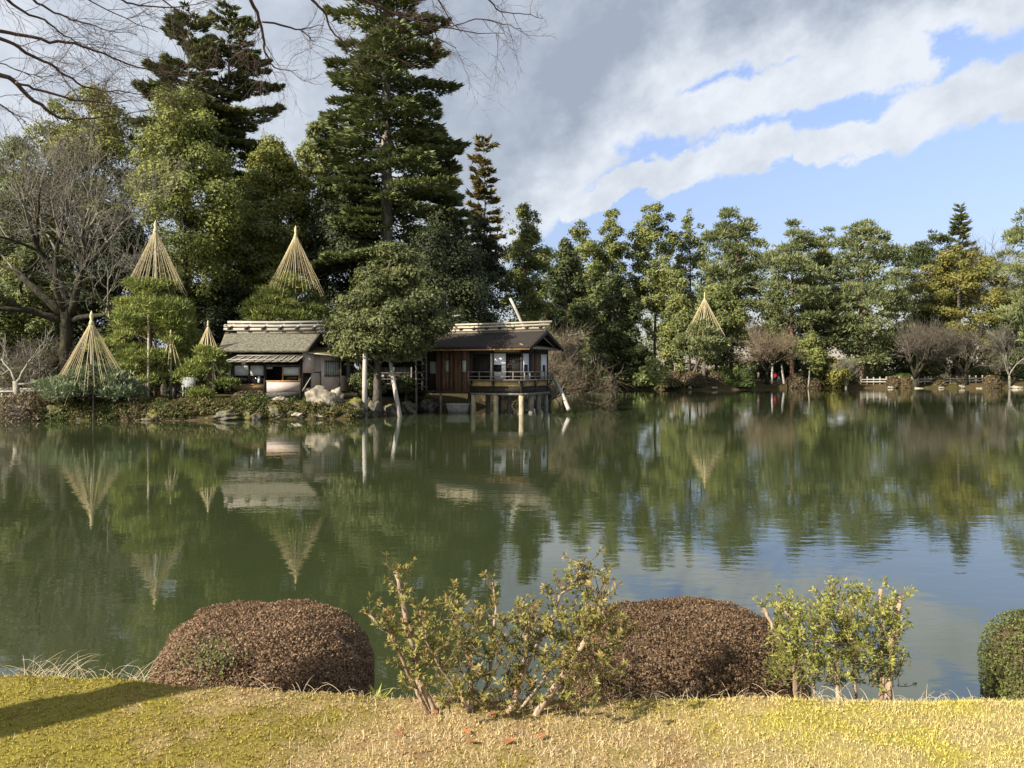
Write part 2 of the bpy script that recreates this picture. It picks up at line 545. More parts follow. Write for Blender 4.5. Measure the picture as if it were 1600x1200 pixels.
def water_mat():
    m, t, b = new_mat('pond_water')
    b.inputs['Base Color'].default_value = (0.038, 0.048, 0.019, 1)
    b.inputs['Roughness'].default_value = 0.015
    b.inputs['IOR'].default_value = 1.8
    b.inputs['Specular IOR Level'].default_value = 0.5
    tc = t.nodes.new('ShaderNodeTexCoord')

    def no(sx, sy, d, rough=0.5):
        mp = t.nodes.new('ShaderNodeMapping')
        mp.inputs['Scale'].default_value = (sx, sy, 1)
        mp.inputs['Rotation'].default_value = (0, 0, 0.12)
        t.links.new(tc.outputs['Object'], mp.inputs[0])
        n = t.nodes.new('ShaderNodeTexNoise')
        n.inputs['Scale'].default_value = 1
        n.inputs['Detail'].default_value = d
        n.inputs['Roughness'].default_value = rough
        t.links.new(mp.outputs[0], n.inputs['Vector'])
        return Ex(t, n.outputs[0])
    small = no(2.6, 5.2, 3)
    mid = no(0.7, 1.6, 2)
    patch = no(0.05, 0.11, 3).ss(0.38, 0.66) * 0.75 + 0.35
    h = (small * 0.0024 + mid * 0.0045) * patch
    bn = t.nodes.new('ShaderNodeBump')
    bn.inputs['Strength'].default_value = 1.0
    bn.inputs['Distance'].default_value = 1.0
    t.links.new(h.s, bn.inputs['Height'])
    t.links.new(bn.outputs[0], b.inputs['Normal'])
    return m


M['water'] = water_mat()


def ground_mat():
    m, t, b = new_mat('ground_earth')
    b.inputs['Roughness'].default_value = 0.95
    b.inputs['Specular IOR Level'].default_value = 0.1
    tc = t.nodes.new('ShaderNodeTexCoord')

    def no(s, d=5):
        n = t.nodes.new('ShaderNodeTexNoise')
        n.inputs['Scale'].default_value = s
        n.inputs['Detail'].default_value = d
        t.links.new(tc.outputs['Object'], n.inputs['Vector'])
        return n
    n1, n2 = no(0.16), no(2.2)
    r = t.nodes.new('ShaderNodeValToRGB')
    e = r.color_ramp.elements
    e[0].position, e[0].color = 0.33, (0.065, 0.065, 0.018, 1)
    e[1].position, e[1].color = 0.68, (0.10, 0.066, 0.034, 1)
    q = e.new(0.5)
    q.color = (0.065, 0.05, 0.024, 1)
    t.links.new((Ex(t, n1.outputs[0]) * 0.6 + Ex(t, n2.outputs[0]) * 0.4).s, r.inputs[0])
    t.links.new(r.outputs[0], b.inputs['Base Color'])
    bn = t.nodes.new('ShaderNodeBump')
    bn.inputs['Strength'].default_value = 0.8
    bn.inputs['Distance'].default_value = 0.1
    t.links.new(n2.outputs[0], bn.inputs['Height'])
    t.links.new(bn.outputs[0], b.inputs['Normal'])
    return m


M['ground'] = ground_mat()


def lawn_mat(name, lift=1.0, bump=0.6):
    """patchy moss, dead grass and thin turf; patches follow world position so blades agree with the soil"""
    m, t, b = new_mat(name)
    b.inputs['Roughness'].default_value = 0.95
    b.inputs['Specular IOR Level'].default_value = 0.1
    tc = t.nodes.new('ShaderNodeTexCoord')

    def no(s, d=5, off=(0, 0, 0)):
        mp = t.nodes.new('ShaderNodeMapping')
        mp.inputs['Location'].default_value = off
        t.links.new(tc.outputs['Object'], mp.inputs[0])
        n = t.nodes.new('ShaderNodeTexNoise')
        n.inputs['Scale'].default_value = s
        n.inputs['Detail'].default_value = d
        t.links.new(mp.outputs[0], n.inputs['Vector'])
        return Ex(t, n.outputs[0])
    sp = t.nodes.new('ShaderNodeSeparateXYZ')
    t.links.new(tc.outputs['Object'], sp.inputs[0])
    x = Ex(t, sp.outputs[0])
    y = Ex(t, sp.outputs[1])
    # dead-grass ground around the middle shrub, moss to the left, turf to the right
    cx = (x - 0.25 + (no(2.6, 3, (5, 5, 0)) - 0.5) * 2.2) / 1.7
    dry = ((cx * cx) * -1.0 + 1.0).mx(-1.0) * 0.2
    f = no(1.7, 4, (3, 1, 0)) * 0.9 + no(7.0, 4) * 0.7 - 0.21 + dry
    r = t.nodes.new('ShaderNodeValToRGB')
    e = r.color_ramp.elements
    k = lift
    e[0].position, e[0].color = 0.42, (0.29 * k, 0.25 * k, 0.055 * k, 1)
    e[1].position, e[1].color = 0.95, (0.34 * k, 0.23 * k, 0.12 * k, 1)
    for pos, c in ((0.56, (0.27, 0.22, 0.055)), (0.66, (0.32, 0.25, 0.10)), (0.80, (0.42, 0.32, 0.16))):
        q = e.new(pos)
        q.color = (c[0] * k, c[1] * k, c[2] * k, 1)
    t.links.new(f.s, r.inputs[0])
    # right side: paler turf
    mx = t.nodes.new('ShaderNodeMix')
    mx.data_type = 'RGBA'
    g = (x + no(2.1, 3, (9, 4, 0)) * 2.2 - 0.6).ss(0.6, 2.2) * 0.85
    t.links.new(g.s, mx.inputs[0])
    t.links.new(r.outputs[0], mx.inputs[6])
    tf = t.nodes.new('ShaderNodeMix')
    tf.data_type = 'RGBA'
    t.links.new(no(3.3, 4, (2, 8, 0)).ss(0.35, 0.65).s, tf.inputs[0])
    tf.inputs[6].default_value = (0.44 * k, 0.39 * k, 0.09 * k, 1)
    tf.inputs[7].default_value = (0.46 * k, 0.38 * k, 0.185 * k, 1)
    t.links.new(tf.outputs[2], mx.inputs[7])
    at = t.nodes.new('ShaderNodeAttribute')
    at.attribute_name = 'tint'
    fine = t.nodes.new('ShaderNodeMix')
    fine.data_type = 'RGBA'
    fine.blend_type = 'MULTIPLY'
    fine.inputs[0].default_value = 1.0
    vr = t.nodes.new('ShaderNodeValToRGB')
    vr.color_ramp.elements[0].color = (0.80, 0.76, 0.68, 1)
    vr.color_ramp.elements[1].color = (1.25, 1.22, 1.1, 1)
    t.links.new(at.outputs['Fac'], vr.inputs[0])
    t.links.new(mx.outputs[2], fine.inputs[6])
    t.links.new(vr.outputs[0], fine.inputs[7])
    t.links.new(fine.outputs[2], b.inputs['Base Color'])
    if bump:
        bn = t.nodes.new('ShaderNodeBump')
        bn.inputs['Strength'].default_value = bump
        bn.inputs['Distance'].default_value = 0.02
        t.links.new(no(55, 4).s, bn.inputs['Height'])
        t.links.new(bn.outputs[0], b.inputs['Normal'])
    return m


M['lawn'] = lawn_mat('lawn_moss', 0.95)
M['blade'] = lawn_mat('moss_blade', 1.25, 0)

# ------------------------------------------------------------------ ground and water
POND = np.array([(-58, 7), (-45, 5.9), (-10, 5.9), (0, 5.75), (10, 5.7), (40, 6), (75, 15), (100, 50), (106, 95), (98, 124),
                 (84.6, 126.5), (68, 127.5), (52.5, 128), (40.6, 126.5), (36.5, 118), (29, 116.5), (22.5, 117.5), (23.2, 130),
                 (16.5, 133), (8.2, 131), (7.4, 118), (5.4, 92), (2.6, 74), (-1.0, 64), (-5.6, 59.5), (-7.2, 55.5), (-8.2, 50.6), (-9.4, 47.4),
                 (-15.4, 46.8), (-20.6, 45.6), (-30.4, 46), (-45, 46.5), (-62, 38), (-66, 20)], dtype=float)


def pond_sd(x, y):
    """signed distance to the shoreline, positive on land"""
    p = np.stack((x, y), -1)
    d = np.full(x.shape, 1e9)
    inside = np.zeros(x.shape, dtype=bool)
    n = len(POND)
    for i in range(n):
        a, b = POND[i], POND[(i + 1) % n]
        e = b - a
        w = p - a
        t = np.clip((w @ e) / (e @ e), 0, 1)
        d = np.minimum(d, np.linalg.norm(w - t[..., None] * e, axis=-1))
        c = ((a[1] > y) != (b[1] > y)) & (x < (b[0] - a[0]) * (y - a[1]) / (b[1] - a[1] + 1e-12) + a[0])
        inside ^= c
    return np.where(inside, -d, d)


def wob(x, y):
    return (np.sin(x * 0.9 + 1.3 * np.sin(y * 0.5)) + np.sin(y * 1.1 + 0.7 * np.sin(x * 0.63)) + 0.6 * np.sin(x * 2.3 + y * 1.7)) / 2.6


def land_z(x, y):
    x, y = np.asarray(x, dtype=float), np.asarray(y, dtype=float)
    sd = pond_sd(x, y) + 0.22 * wob(x, y)
    z = np.where(sd > 0, 1.05 * (1 - np.exp(-sd / 0.75)) + 0.10 * wob(x * 0.4, y * 0.4) * np.clip(sd / 3, 0, 1), np.maximum(-1.5, sd * 0.7))
    return z


def gz(x, y):
    return float(land_z(np.array([x]), np.array([y]))[0])


def grid_mesh(name, xs, ys, zf, smooth=True):
    gx, gy = np.meshgrid(xs, ys)
    V = np.stack((gx, gy, zf(gx, gy)), -1).reshape(-1, 3)
    nx, ny = len(xs), len(ys)
    i = (np.arange(ny - 1)[:, None] * nx + np.arange(nx - 1)[None, :]).ravel()
    return make_mesh(name, V, [np.stack((i, i + 1, i + nx + 1, i + nx), -1)], smooth=smooth)


def coarse(x, y):
    z = land_z(x, y)
    under = (np.abs(x) < 13.5) & (y < 7.0) & (y > -9)
    return np.where(under, -0.4, z)


xs = np.concatenate((-np.geomspace(3000, 80, 14), np.arange(-70, 112, 1.0), np.geomspace(120, 3000, 14)))
ys = np.concatenate((-np.geomspace(3000, 12, 14), np.arange(-9, 40, 1.0), np.arange(40, 64, 0.4), np.arange(64, 112, 1.0), np.arange(112, 137, 0.5), np.geomspace(138, 3000, 26)))
g = link('ground', grid_mesh('ground', xs, ys, coarse), M['ground'])
tag(g, 'brown and mossy earth around the pond', None, kind='structure')
wm = make_mesh('water', [(-140, -12, 0), (180, -12, 0), (180, 190, 0), (-140, 190, 0)], [[(0, 1, 2, 3)]])
tag(link('water', wm, M['water']), 'green still pond water reflecting trees and sky', None, kind='structure')


def crest(x):
    return np.interp(x, (-4, -2.9, -2.2, -1.6, -0.6, 0.4, 1.5, 4), (4.2, 4.28, 4.22, 4.08, 3.98, 3.95, 3.93, 3.86))


def lawn_z(x, y):
    t = np.maximum(0, y - crest(x) + 0.12)
    z = 1.35 - 1.0 * (np.sqrt(t * t + 0.04) - 0.2)
    z = z + 0.018 * wob(x * 2.1, y * 2.3) + 0.010 * wob(x * 5.3 + 2, y * 4.9) + 0.006 * wob(x * 13, y * 12 + 1)
    return np.maximum(z, -0.45)


lx = np.concatenate((np.arange(-14, -5, 0.5), np.arange(-5, 5, 0.05), np.arange(5, 14.1, 0.5)))
ly = np.concatenate((np.arange(-9.5, 2.0, 0.5), np.arange(2.0, 6.2, 0.04)))
tag(link('lawn', grid_mesh('lawn', lx, ly, lawn_z), M['lawn']), 'mossy grass bank in front of the pond', None, kind='structure')


# ------------------------------------------------------------------ trees
def put(px, d):
    x = X(px, d)
    return x, d, gz(x, d) - 0.05


def bend_path(a, b, rng, n=5, amp=0.08):
    a, b = np.asarray(a, float), np.asarray(b, float)
    t = np.linspace(0, 1, n)[:, None]
    L = np.linalg.norm(b - a)
    off = rng.normal(0, amp * L, 3)
    return a + (b - a) * t + off * np.sin(t * math.pi) * 0.7


def leafy_tree(name, label, px, d, top, bot, halfw, leaf, n_clump=70, dens=520, rc=None, seed=1, flat=0.75, profile=None,
               size=(0.2, 0.15), bark='bark', lean=0.0, up=0.45, group=None, trunk_r=None, limbs=26, inner=0.5, fork=0.3, cat='tree', needle=False, tbase=None, depthk=1.0, xtop=0.0):
    """crown of separate leaf clumps on limbs; top/bot are photo rows of the crown, halfw its half width in photo pixels"""
    rng = np.random.default_rng(seed)
    x, y, z0 = put(px, d)
    zt, zb = Z(top, d), max(Z(bot, d), z0 + 0.4)
    R = halfw / F * d
    H = zt - zb
    if rc is None:
        rc, n_clump, dens = R * 0.245, int(n_clump * 1.5), int(dens * 0.72)
    if not needle:
        size, dens = (size[0] * 0.95, size[1] * 0.95), int(dens * 0.82)
    else:
        size, dens = (size[0], size[1] * 1.25), int(dens * 0.66)
    prof = profile or ((0, 0.45), (0.2, 0.85), (0.45, 1.0), (0.7, 0.85), (0.9, 0.5), (1.0, 0.15))
    pz, pr = zip(*prof)
    h = rng.uniform(0.02, 1.0, n_clump * 3)
    keep = rng.uniform(0, 1, len(h)) < np.interp(h, pz, pr) ** 1.2 + 0.08
    h = h[keep][:n_clump]
    h[:6] = np.linspace(0.70, 0.97, 6)
    n = len(h)
    az = rng.uniform(0, 2 * math.pi, n)
    rr = np.interp(h, pz, pr) * R * np.sqrt(rng.uniform(inner ** 2, 1.0, n))
    rr = np.maximum(rr - rc * 0.45, 0)
    rr[:6] *= 0.45
    rad = rc * rng.uniform(0.6, 1.25, n) * (0.7 + 0.5 * np.interp(h, pz, pr))
    cz = zb + h * H - rad * flat * 0.75 * h
    cx = x + lean * (cz - z0) + xtop * h + rr * np.cos(az)
    cy = y + rr * np.sin(az) * depthk
    C = np.stack((cx, cy, cz), -1)
    cnt = np.maximum(12, (dens * (rad / rc) ** 2).astype(int))
    idx = np.repeat(np.arange(n), cnt)
    N = len(idx)
    outw = np.stack((np.cos(az), np.sin(az), np.zeros(n)), -1)[idx]
    dirn = nrm(rng.normal(0, 1, (N, 3)) + outw * 0.35 + np.array((0, 0, up)))
    shell = rng.uniform(0.45, 1.0, N) ** 0.5 * (1 + 0.18 * rng.normal(0, 1, N))
    lump = 1 + 0.22 * np.sin(dirn[:, 0] * 6 + idx) * np.sin(dirn[:, 1] * 7 + idx * 2.1)
    pos = C[idx] + dirn * np.array((1, 1, flat)) * (rad[idx] * shell * lump)[:, None]
    if needle:
        axis = nrm(dirn * 0.8 + np.array((0, 0, 0.55)) + rng.normal(0, 0.45, (N, 3)))
        normal = rng.normal(0, 1, (N, 3))
    else:
        normal = nrm(dirn + rng.normal(0, 0.42, (N, 3)) + np.array((0, 0, 0.3)))
        axis = np.cross(normal, rng.normal(0, 1, (N, 3)))
    L = size[0] * rng.uniform(0.65, 1.35, N)
    V, Q = leaf_tris(pos, normal, axis, L, L * size[1] / size[0])
    ct = rng.uniform(0.15, 0.75, n)
    tint = np.clip(ct[idx] * 0.6 + rng.uniform(0, 0.55, N), 0, 1)
    t = thing(name, label, cat, (x, y, z0), group)
    # trunk and limbs
    mb = MB()
    tr = trunk_r or max(0.12, R * 0.055)
    zf = zb + H * fork
    zh = zb + H * 0.90
    k = 8
    tz = np.linspace(z0, zh, k)
    if tbase is not None:
        bx = X(tbase, d)
    else:
        bx = x
    f = np.linspace(0, 1, k)
    tx = bx + (x - bx) * np.clip(f * 1.6, 0, 1) + lean * (tz - z0) + xtop * np.clip((tz - zb) / H, 0, 1) + np.cumsum(rng.normal(0, 0.04 * R, k)) * 0.5
    ty = y + np.cumsum(rng.normal(0, 0.04 * R, k)) * 0.5
    tp = np.stack((tx, ty, tz), -1)
    rads = tr * np.interp(f, (0, 0.06, 0.5, 1), (1.45, 1.0, 0.72, 0.2))
    mb.tube(tp, rads, 8)
    for c in rng.permutation(n)[:limbs]:
        e = C[c]
        zs = np.clip(e[2] - np.hypot(e[0] - x, e[1] - y) * rng.uniform(0.25, 0.7), z0 + (zb - z0) * 0.75, zh)
        s0 = np.array((np.interp(zs, tz, tx), np.interp(zs, tz, ty), zs))
        r0 = tr * 0.4 * rng.uniform(0.6, 1.0)
        mb.tube(bend_path(s0, e, rng), np.linspace(r0, r0 * 0.25, 5), 5, cap=False)
    mb.build('trunk', M[bark], t, smooth=True)
    link('crown', make_mesh('crown', V, [Q], tint), M[leaf], t)
    return t


def fir_tree(name, label, px, d, top, bot, halfw, seed=3, n=42000, step=0.62, power=0.72, trunk_r=0.5, mat_='fir', size=0.55, up0=-0.12, up1=0.5, group=None, irregular=0.5, notrunkbelow=False, ztop=None, keep=0.82, bark='bark_fir', fan=0.34):
    """whorls of flat sprays on a straight trunk"""
    rng = np.random.default_rng(seed)
    x, y, z0 = put(px, d)
    zt = ztop or Z(top, d)
    zb = Z(bot, d)
    R = halfw / F * d
    bs = []
    z = zb
    while z < zt - 0.3:
        f = (z - zb) / (zt - zb)
        k = rng.integers(4, 7)
        a0 = rng.uniform(0, 6.28)
        for j in range(k):
            if rng.uniform() > keep: continue
            L = R * ((1 - f) ** power * (1 - irregular + irregular * rng.uniform()) * (0.72 + 0.28 * min(1, f * 5)) + 0.05)
            bs.append((z + rng.uniform(-0.3, 0.3), a0 + j * 6.283 / k + rng.uniform(-0.3, 0.3), L, up0 + (up1 - up0) * f + rng.normal(0, 0.07)))
        z += step * rng.uniform(0.7, 1.4)
    B = np.array(bs)
    w = B[:, 2] ** 1.6
    idx = rng.choice(len(B), n, p=w / w.sum())
    bz, ba, bl, be = B[idx].T
    s = rng.uniform(0.10, 1.0, n) ** 0.75
    wid = fan * bl * np.minimum(1, (1 - s) * 2.2 + 0.12) * np.minimum(1, s * 2.5)
    lat = rng.uniform(-1, 1, n)
    cl = np.sin(s * bl * 5.5 + idx) * 0.10      # sprays bunch up along the branch
    dx, dy = np.cos(ba), np.sin(ba)
    r = s * bl
    zz = bz + be * r - 0.10 * r * s * 0.6 + 0.22 * np.maximum(0, s - 0.6) ** 2 * bl + rng.normal(0, 0.07, n) + cl - 0.10 * np.abs(lat) * wid
    pos = np.stack((x + dx * r - dy * lat * wid, y + dy * r + dx * lat * wid, zz), -1)
    sg = np.sign(lat)
    axis = np.stack((dx * 0.8 - dy * sg * 0.65, dy * 0.8 + dx * sg * 0.65, 0.12 + be * 0.6 + rng.normal(0, 0.2, n)), -1) + rng.normal(0, 0.18, (n, 3))
    normal = nrm(np.array((0, 0, 0.75)) + np.stack((dx, dy, dx * 0), -1) * 0.55 + rng.normal(0, 0.35, (n, 3)))
    L = size * rng.uniform(0.6, 1.25, n)
    V, Q = leaf_tris(pos, normal, axis, L, L * 0.40)
    bt = rng.uniform(0, 0.6, len(B))
    tint = np.clip(bt[idx] * 0.6 + rng.uniform(0, 0.5, n) + 0.15 * (s - 0.5), 0, 1)
    t = thing(name, label, 'tree', (x, y, z0), group)
    mb = MB()
    zs = np.linspace(z0, zt, 12)
    mb.tube(np.stack((x + rng.normal(0, 0.05, 12), y + rng.normal(0, 0.05, 12), zs), -1), trunk_r * np.linspace(1.15, 0.06, 12), 9)
    for b in B[rng.permutation(len(B))[:min(len(B), 150)]]:
        q = np.array([0, 0.35, 0.7, 0.95])
        rr = q * b[2]
        pts = np.stack((x + np.cos(b[1]) * rr, y + np.sin(b[1]) * rr, b[0] - 0.06 + b[3] * rr - 0.06 * rr * q), -1)
        mb.tube(pts, np.array((0.075, 0.045, 0.024, 0.008)) * (0.4 + b[2] / 8), 4, cap=False)
    mb.build('trunk', M[bark], t, smooth=True)
    link('crown', make_mesh('crown', V, [Q], tint), M[mat_], t)
    return t


def grow(paths, p, dr, length, rad, level, rng, cfg):
    """recursive branching, collects (points, radii)"""
    n = cfg['seg'][level] if level < len(cfg['seg']) else 3
    pts = [np.array(p, float)]
    d = nrm(np.array(dr, float))
    step = length / n
    for i in range(n):
        d = nrm(d + rng.normal(0, cfg['wander'], 3) + np.array((0, 0, cfg['up'] * (1 if level else 0.4))))
        pts.append(pts[-1] + d * step)
    pts = np.array(pts)
    end = rad * (0.45 if level < cfg['levels'] else 0.3)
    rr = np.linspace(rad, end, n + 1)
    paths.append((pts, rr, level))
    if level >= cfg['levels']: return
    k = cfg['kids'][level]
    for j in range(k):
        f = rng.uniform(cfg['start'][level], 1.0) if j else 1.0
        q = f * n
        i = min(int(q), n - 1)
        b = pts[i] + (pts[i + 1] - pts[i]) * (q - i)
        loc = nrm(pts[i + 1] - pts[i])
        perp = nrm(np.cross(loc, rng.normal(0, 1, 3)))
        ang = rng.uniform(*cfg['ang']) if j else rng.uniform(0.05, 0.35)
        nd = loc * math.cos(ang) + perp * math.sin(ang)
        grow(paths, b, nd, length * rng.uniform(*cfg['ratio']), max(cfg['rmin'], np.interp(q, np.arange(n + 1), rr) * rng.uniform(0.55, 0.8)), level + 1, rng, cfg)


def paths_mesh(paths, parts=('trunk', 'twigs'), cut=0.03):
    a, b = MB(), MB()
    for pts, rr, lv in paths:
        big = rr[0] > cut
        (a if big else b).tube(pts, rr, 7 if rr[0] > 0.08 else (5 if big else 3), cap=big)
    return a, b


CFG = dict(seg=(5, 5, 4, 4, 3, 3), wander=0.14, up=0.05, levels=4, kids=(5, 5, 5, 4, 3), start=(0.45, 0.3, 0.25, 0.2, 0.2), ang=(0.35, 0.9), ratio=(0.55, 0.8), rmin=0.008)


def bare_tree(name, label, px, d, limbs, seed, cfg, bark='bark_moss', twig='twig_grey', group=None, base=None, trunk=None, cut=0.05, cat='tree'):
    """trunk: (px,py) points with radius; limbs: list of start dir/len"""
    rng = np.random.default_rng(seed)
    x, y, z0 = put(px, d)
    t = thing(name, label, cat, (x, y, z0), group)
    paths = []
    for (p0, dr, ln, r) in limbs:
        p = np.array((x, y, z0)) + np.array(p0, float)
        grow(paths, p, dr, ln, r, 0, rng, cfg)
    if trunk:
        pts = np.array([np.array((x, y, z0)) + np.array(q[:3]) for q in trunk])
        paths.append((pts, np.array([q[3] for q in trunk]), 0))
    a, b = paths_mesh(paths, cut=cut)
    a.build('trunk', M[bark], t, smooth=True)
    if b.n: b.build('crown', M[twig], t)
    return t


def dome_bush(name, label, x, y, z, rx, ry, rz, leaf, n, size, seed, cat='bush', group=None, core=True, power=2.6, rough=0.05, low=-0.25, core_mat='dark_wood', tintb=0.0, thick=0.14):
    """clipped shrub: shell of small leaves over an inner mass of twigs"""
    rng = np.random.default_rng(seed)
    dirn = rng.normal(0, 1, (int(n * 1.7), 3))
    dirn = nrm(dirn)
    dirn = dirn[dirn[:, 2] > low][:n]
    n = len(dirn)
    a = np.abs(dirn)
    k = (a[:, 0] ** power + a[:, 1] ** power + a[:, 2] ** power) ** (-1 / power)
    ph = rng.uniform(0, 6, 6)

    def lump(u):
        return 1 + rough * (0.35 * np.sin(u[:, 0] * 4.1 + ph[0]) * np.sin(u[:, 1] * 3.7 + ph[1]) + 0.5 * np.sin(u[:, 2] * 6 + ph[2] + u[:, 0] * 5) * np.sin(u[:, 0] * 3 + ph[5]) + 0.45 * np.sin(u[:, 0] * 11 + ph[3]) * np.sin(u[:, 1] * 12 + u[:, 2] * 9 + ph[4]) + 0.25 * np.sin(u[:, 0] * 27 + ph[1]) * np.sin(u[:, 2] * 23 + u[:, 1] * 19 + ph[0]))
    lm = lump(dirn)
    depth = 1 - thick * rng.uniform(0, 1, n) ** 2
    pos = dirn * (k * lm * depth)[:, None] * np.array((rx, ry, rz)) + np.array((x, y, z))
    normal = nrm(dirn / np.array((rx, ry, rz)) + rng.normal(0, 0.55, (n, 3)) / max(rx, rz))
    axis = nrm(np.cross(normal, rng.normal(0, 1, (n, 3))) + dirn * 0.5)
    L = size * rng.uniform(0.6, 1.4, n)
    V, Q = leaf_tris(pos, normal, axis, L, L * 0.7)
    patch = 0.5 + 0.5 * np.sin(dirn[:, 0] * 5 + ph[5]) * np.sin(dirn[:, 2] * 4 + ph[1])
    tint = np.clip(rng.uniform(0, 1, n) * 0.75 + 0.25 * patch + tintb, 0, 1)
    t = thing(name, label, cat, (x, y, z - rz * 0.25), group)
    link('foliage', make_mesh('foliage', V, [Q], tint), M[leaf], t)
    if core:
        nu, nv = 28, 12
        u = np.linspace(0, 2 * math.pi, nu, endpoint=False)
        v = np.linspace(math.asin(max(low, -0.99)), math.pi / 2, nv)
        g = np.stack((np.cos(u)[None, :] * np.cos(v)[:, None], np.sin(u)[None, :] * np.cos(v)[:, None], np.repeat(np.sin(v)[:, None], nu, 1)), -1).reshape(-1, 3)
        aa = np.abs(g)
        kk = (aa[:, 0] ** power + aa[:, 1] ** power + aa[:, 2] ** power) ** (-1 / power)
        g2 = g * (kk * lump(g) * (1 - thick * 0.85))[:, None] * np.array((rx, ry, rz)) + np.array((x, y, z))
        i = np.arange(nv - 1)[:, None] * nu
        j = np.arange(nu)[None, :]
        Qc = np.stack((i + j, i + (j + 1) % nu, i + nu + (j + 1) % nu, i + nu + j), -1).reshape(-1, 4)
        link('inner_twigs', make_mesh('inner_twigs', g2, [Qc], smooth=True), M[core_mat], t)
    return t


def ico(sub=2):
    import bmesh
    bm = bmesh.new()
    bmesh.ops.create_icosphere(bm, subdivisions=sub, radius=1.0)
    V = np.array([v.co[:] for v in bm.verts])
    T = np.array([[v.index for v in f.verts] for f in bm.faces])
    bm.free()
    return V, T


ICO4, ICO3 = ico(4), ico(3)


def rock(label, px, py, d, wpx, hpx, mat_, seed, dk=0.8, name='boulder', cat='rock', group=None, sharp=0.28):
    """boulder with its foot at photo row py"""
    rng = np.random.default_rng(seed)
    V, T = ICO4 if wpx > 25 and d < 60 else ICO3
    V = V.copy()
    for _ in range(9):                      # flat facets
        nn = nrm(rng.normal(0, 1, 3))
        c = rng.uniform(0.55, 0.9)
        s = V @ nn
        V = V - np.maximum(0, s - c)[:, None] * nn * 0.85
    f1 = rng.normal(0, 2.3, (4, 3))
    for k in range(4):
        V = V * (1 + sharp * 0.3 * np.sin(V @ f1[k] * (1 + k * 0.8) + k))[:, None]
    for k in range(5):
        fq = rng.normal(0, 7 + 3 * k, 3)
        V = V * (1 + 0.022 * np.sin(V @ fq + k * 1.7))[:, None]
    w, h = wpx / F * d / 2, hpx / F * d
    V = V * np.array((w, w * dk, h * 0.62)) + np.array((X(px, d), d, Z(py, d) + h * 0.42))
    o = link(name, make_mesh(name, V - np.array((X(px, d), d, Z(py, d))), [T], smooth=False), M[mat_])
    o.location = (X(px, d), d, Z(py, d))
    tag(o, label, cat, group)
    return o

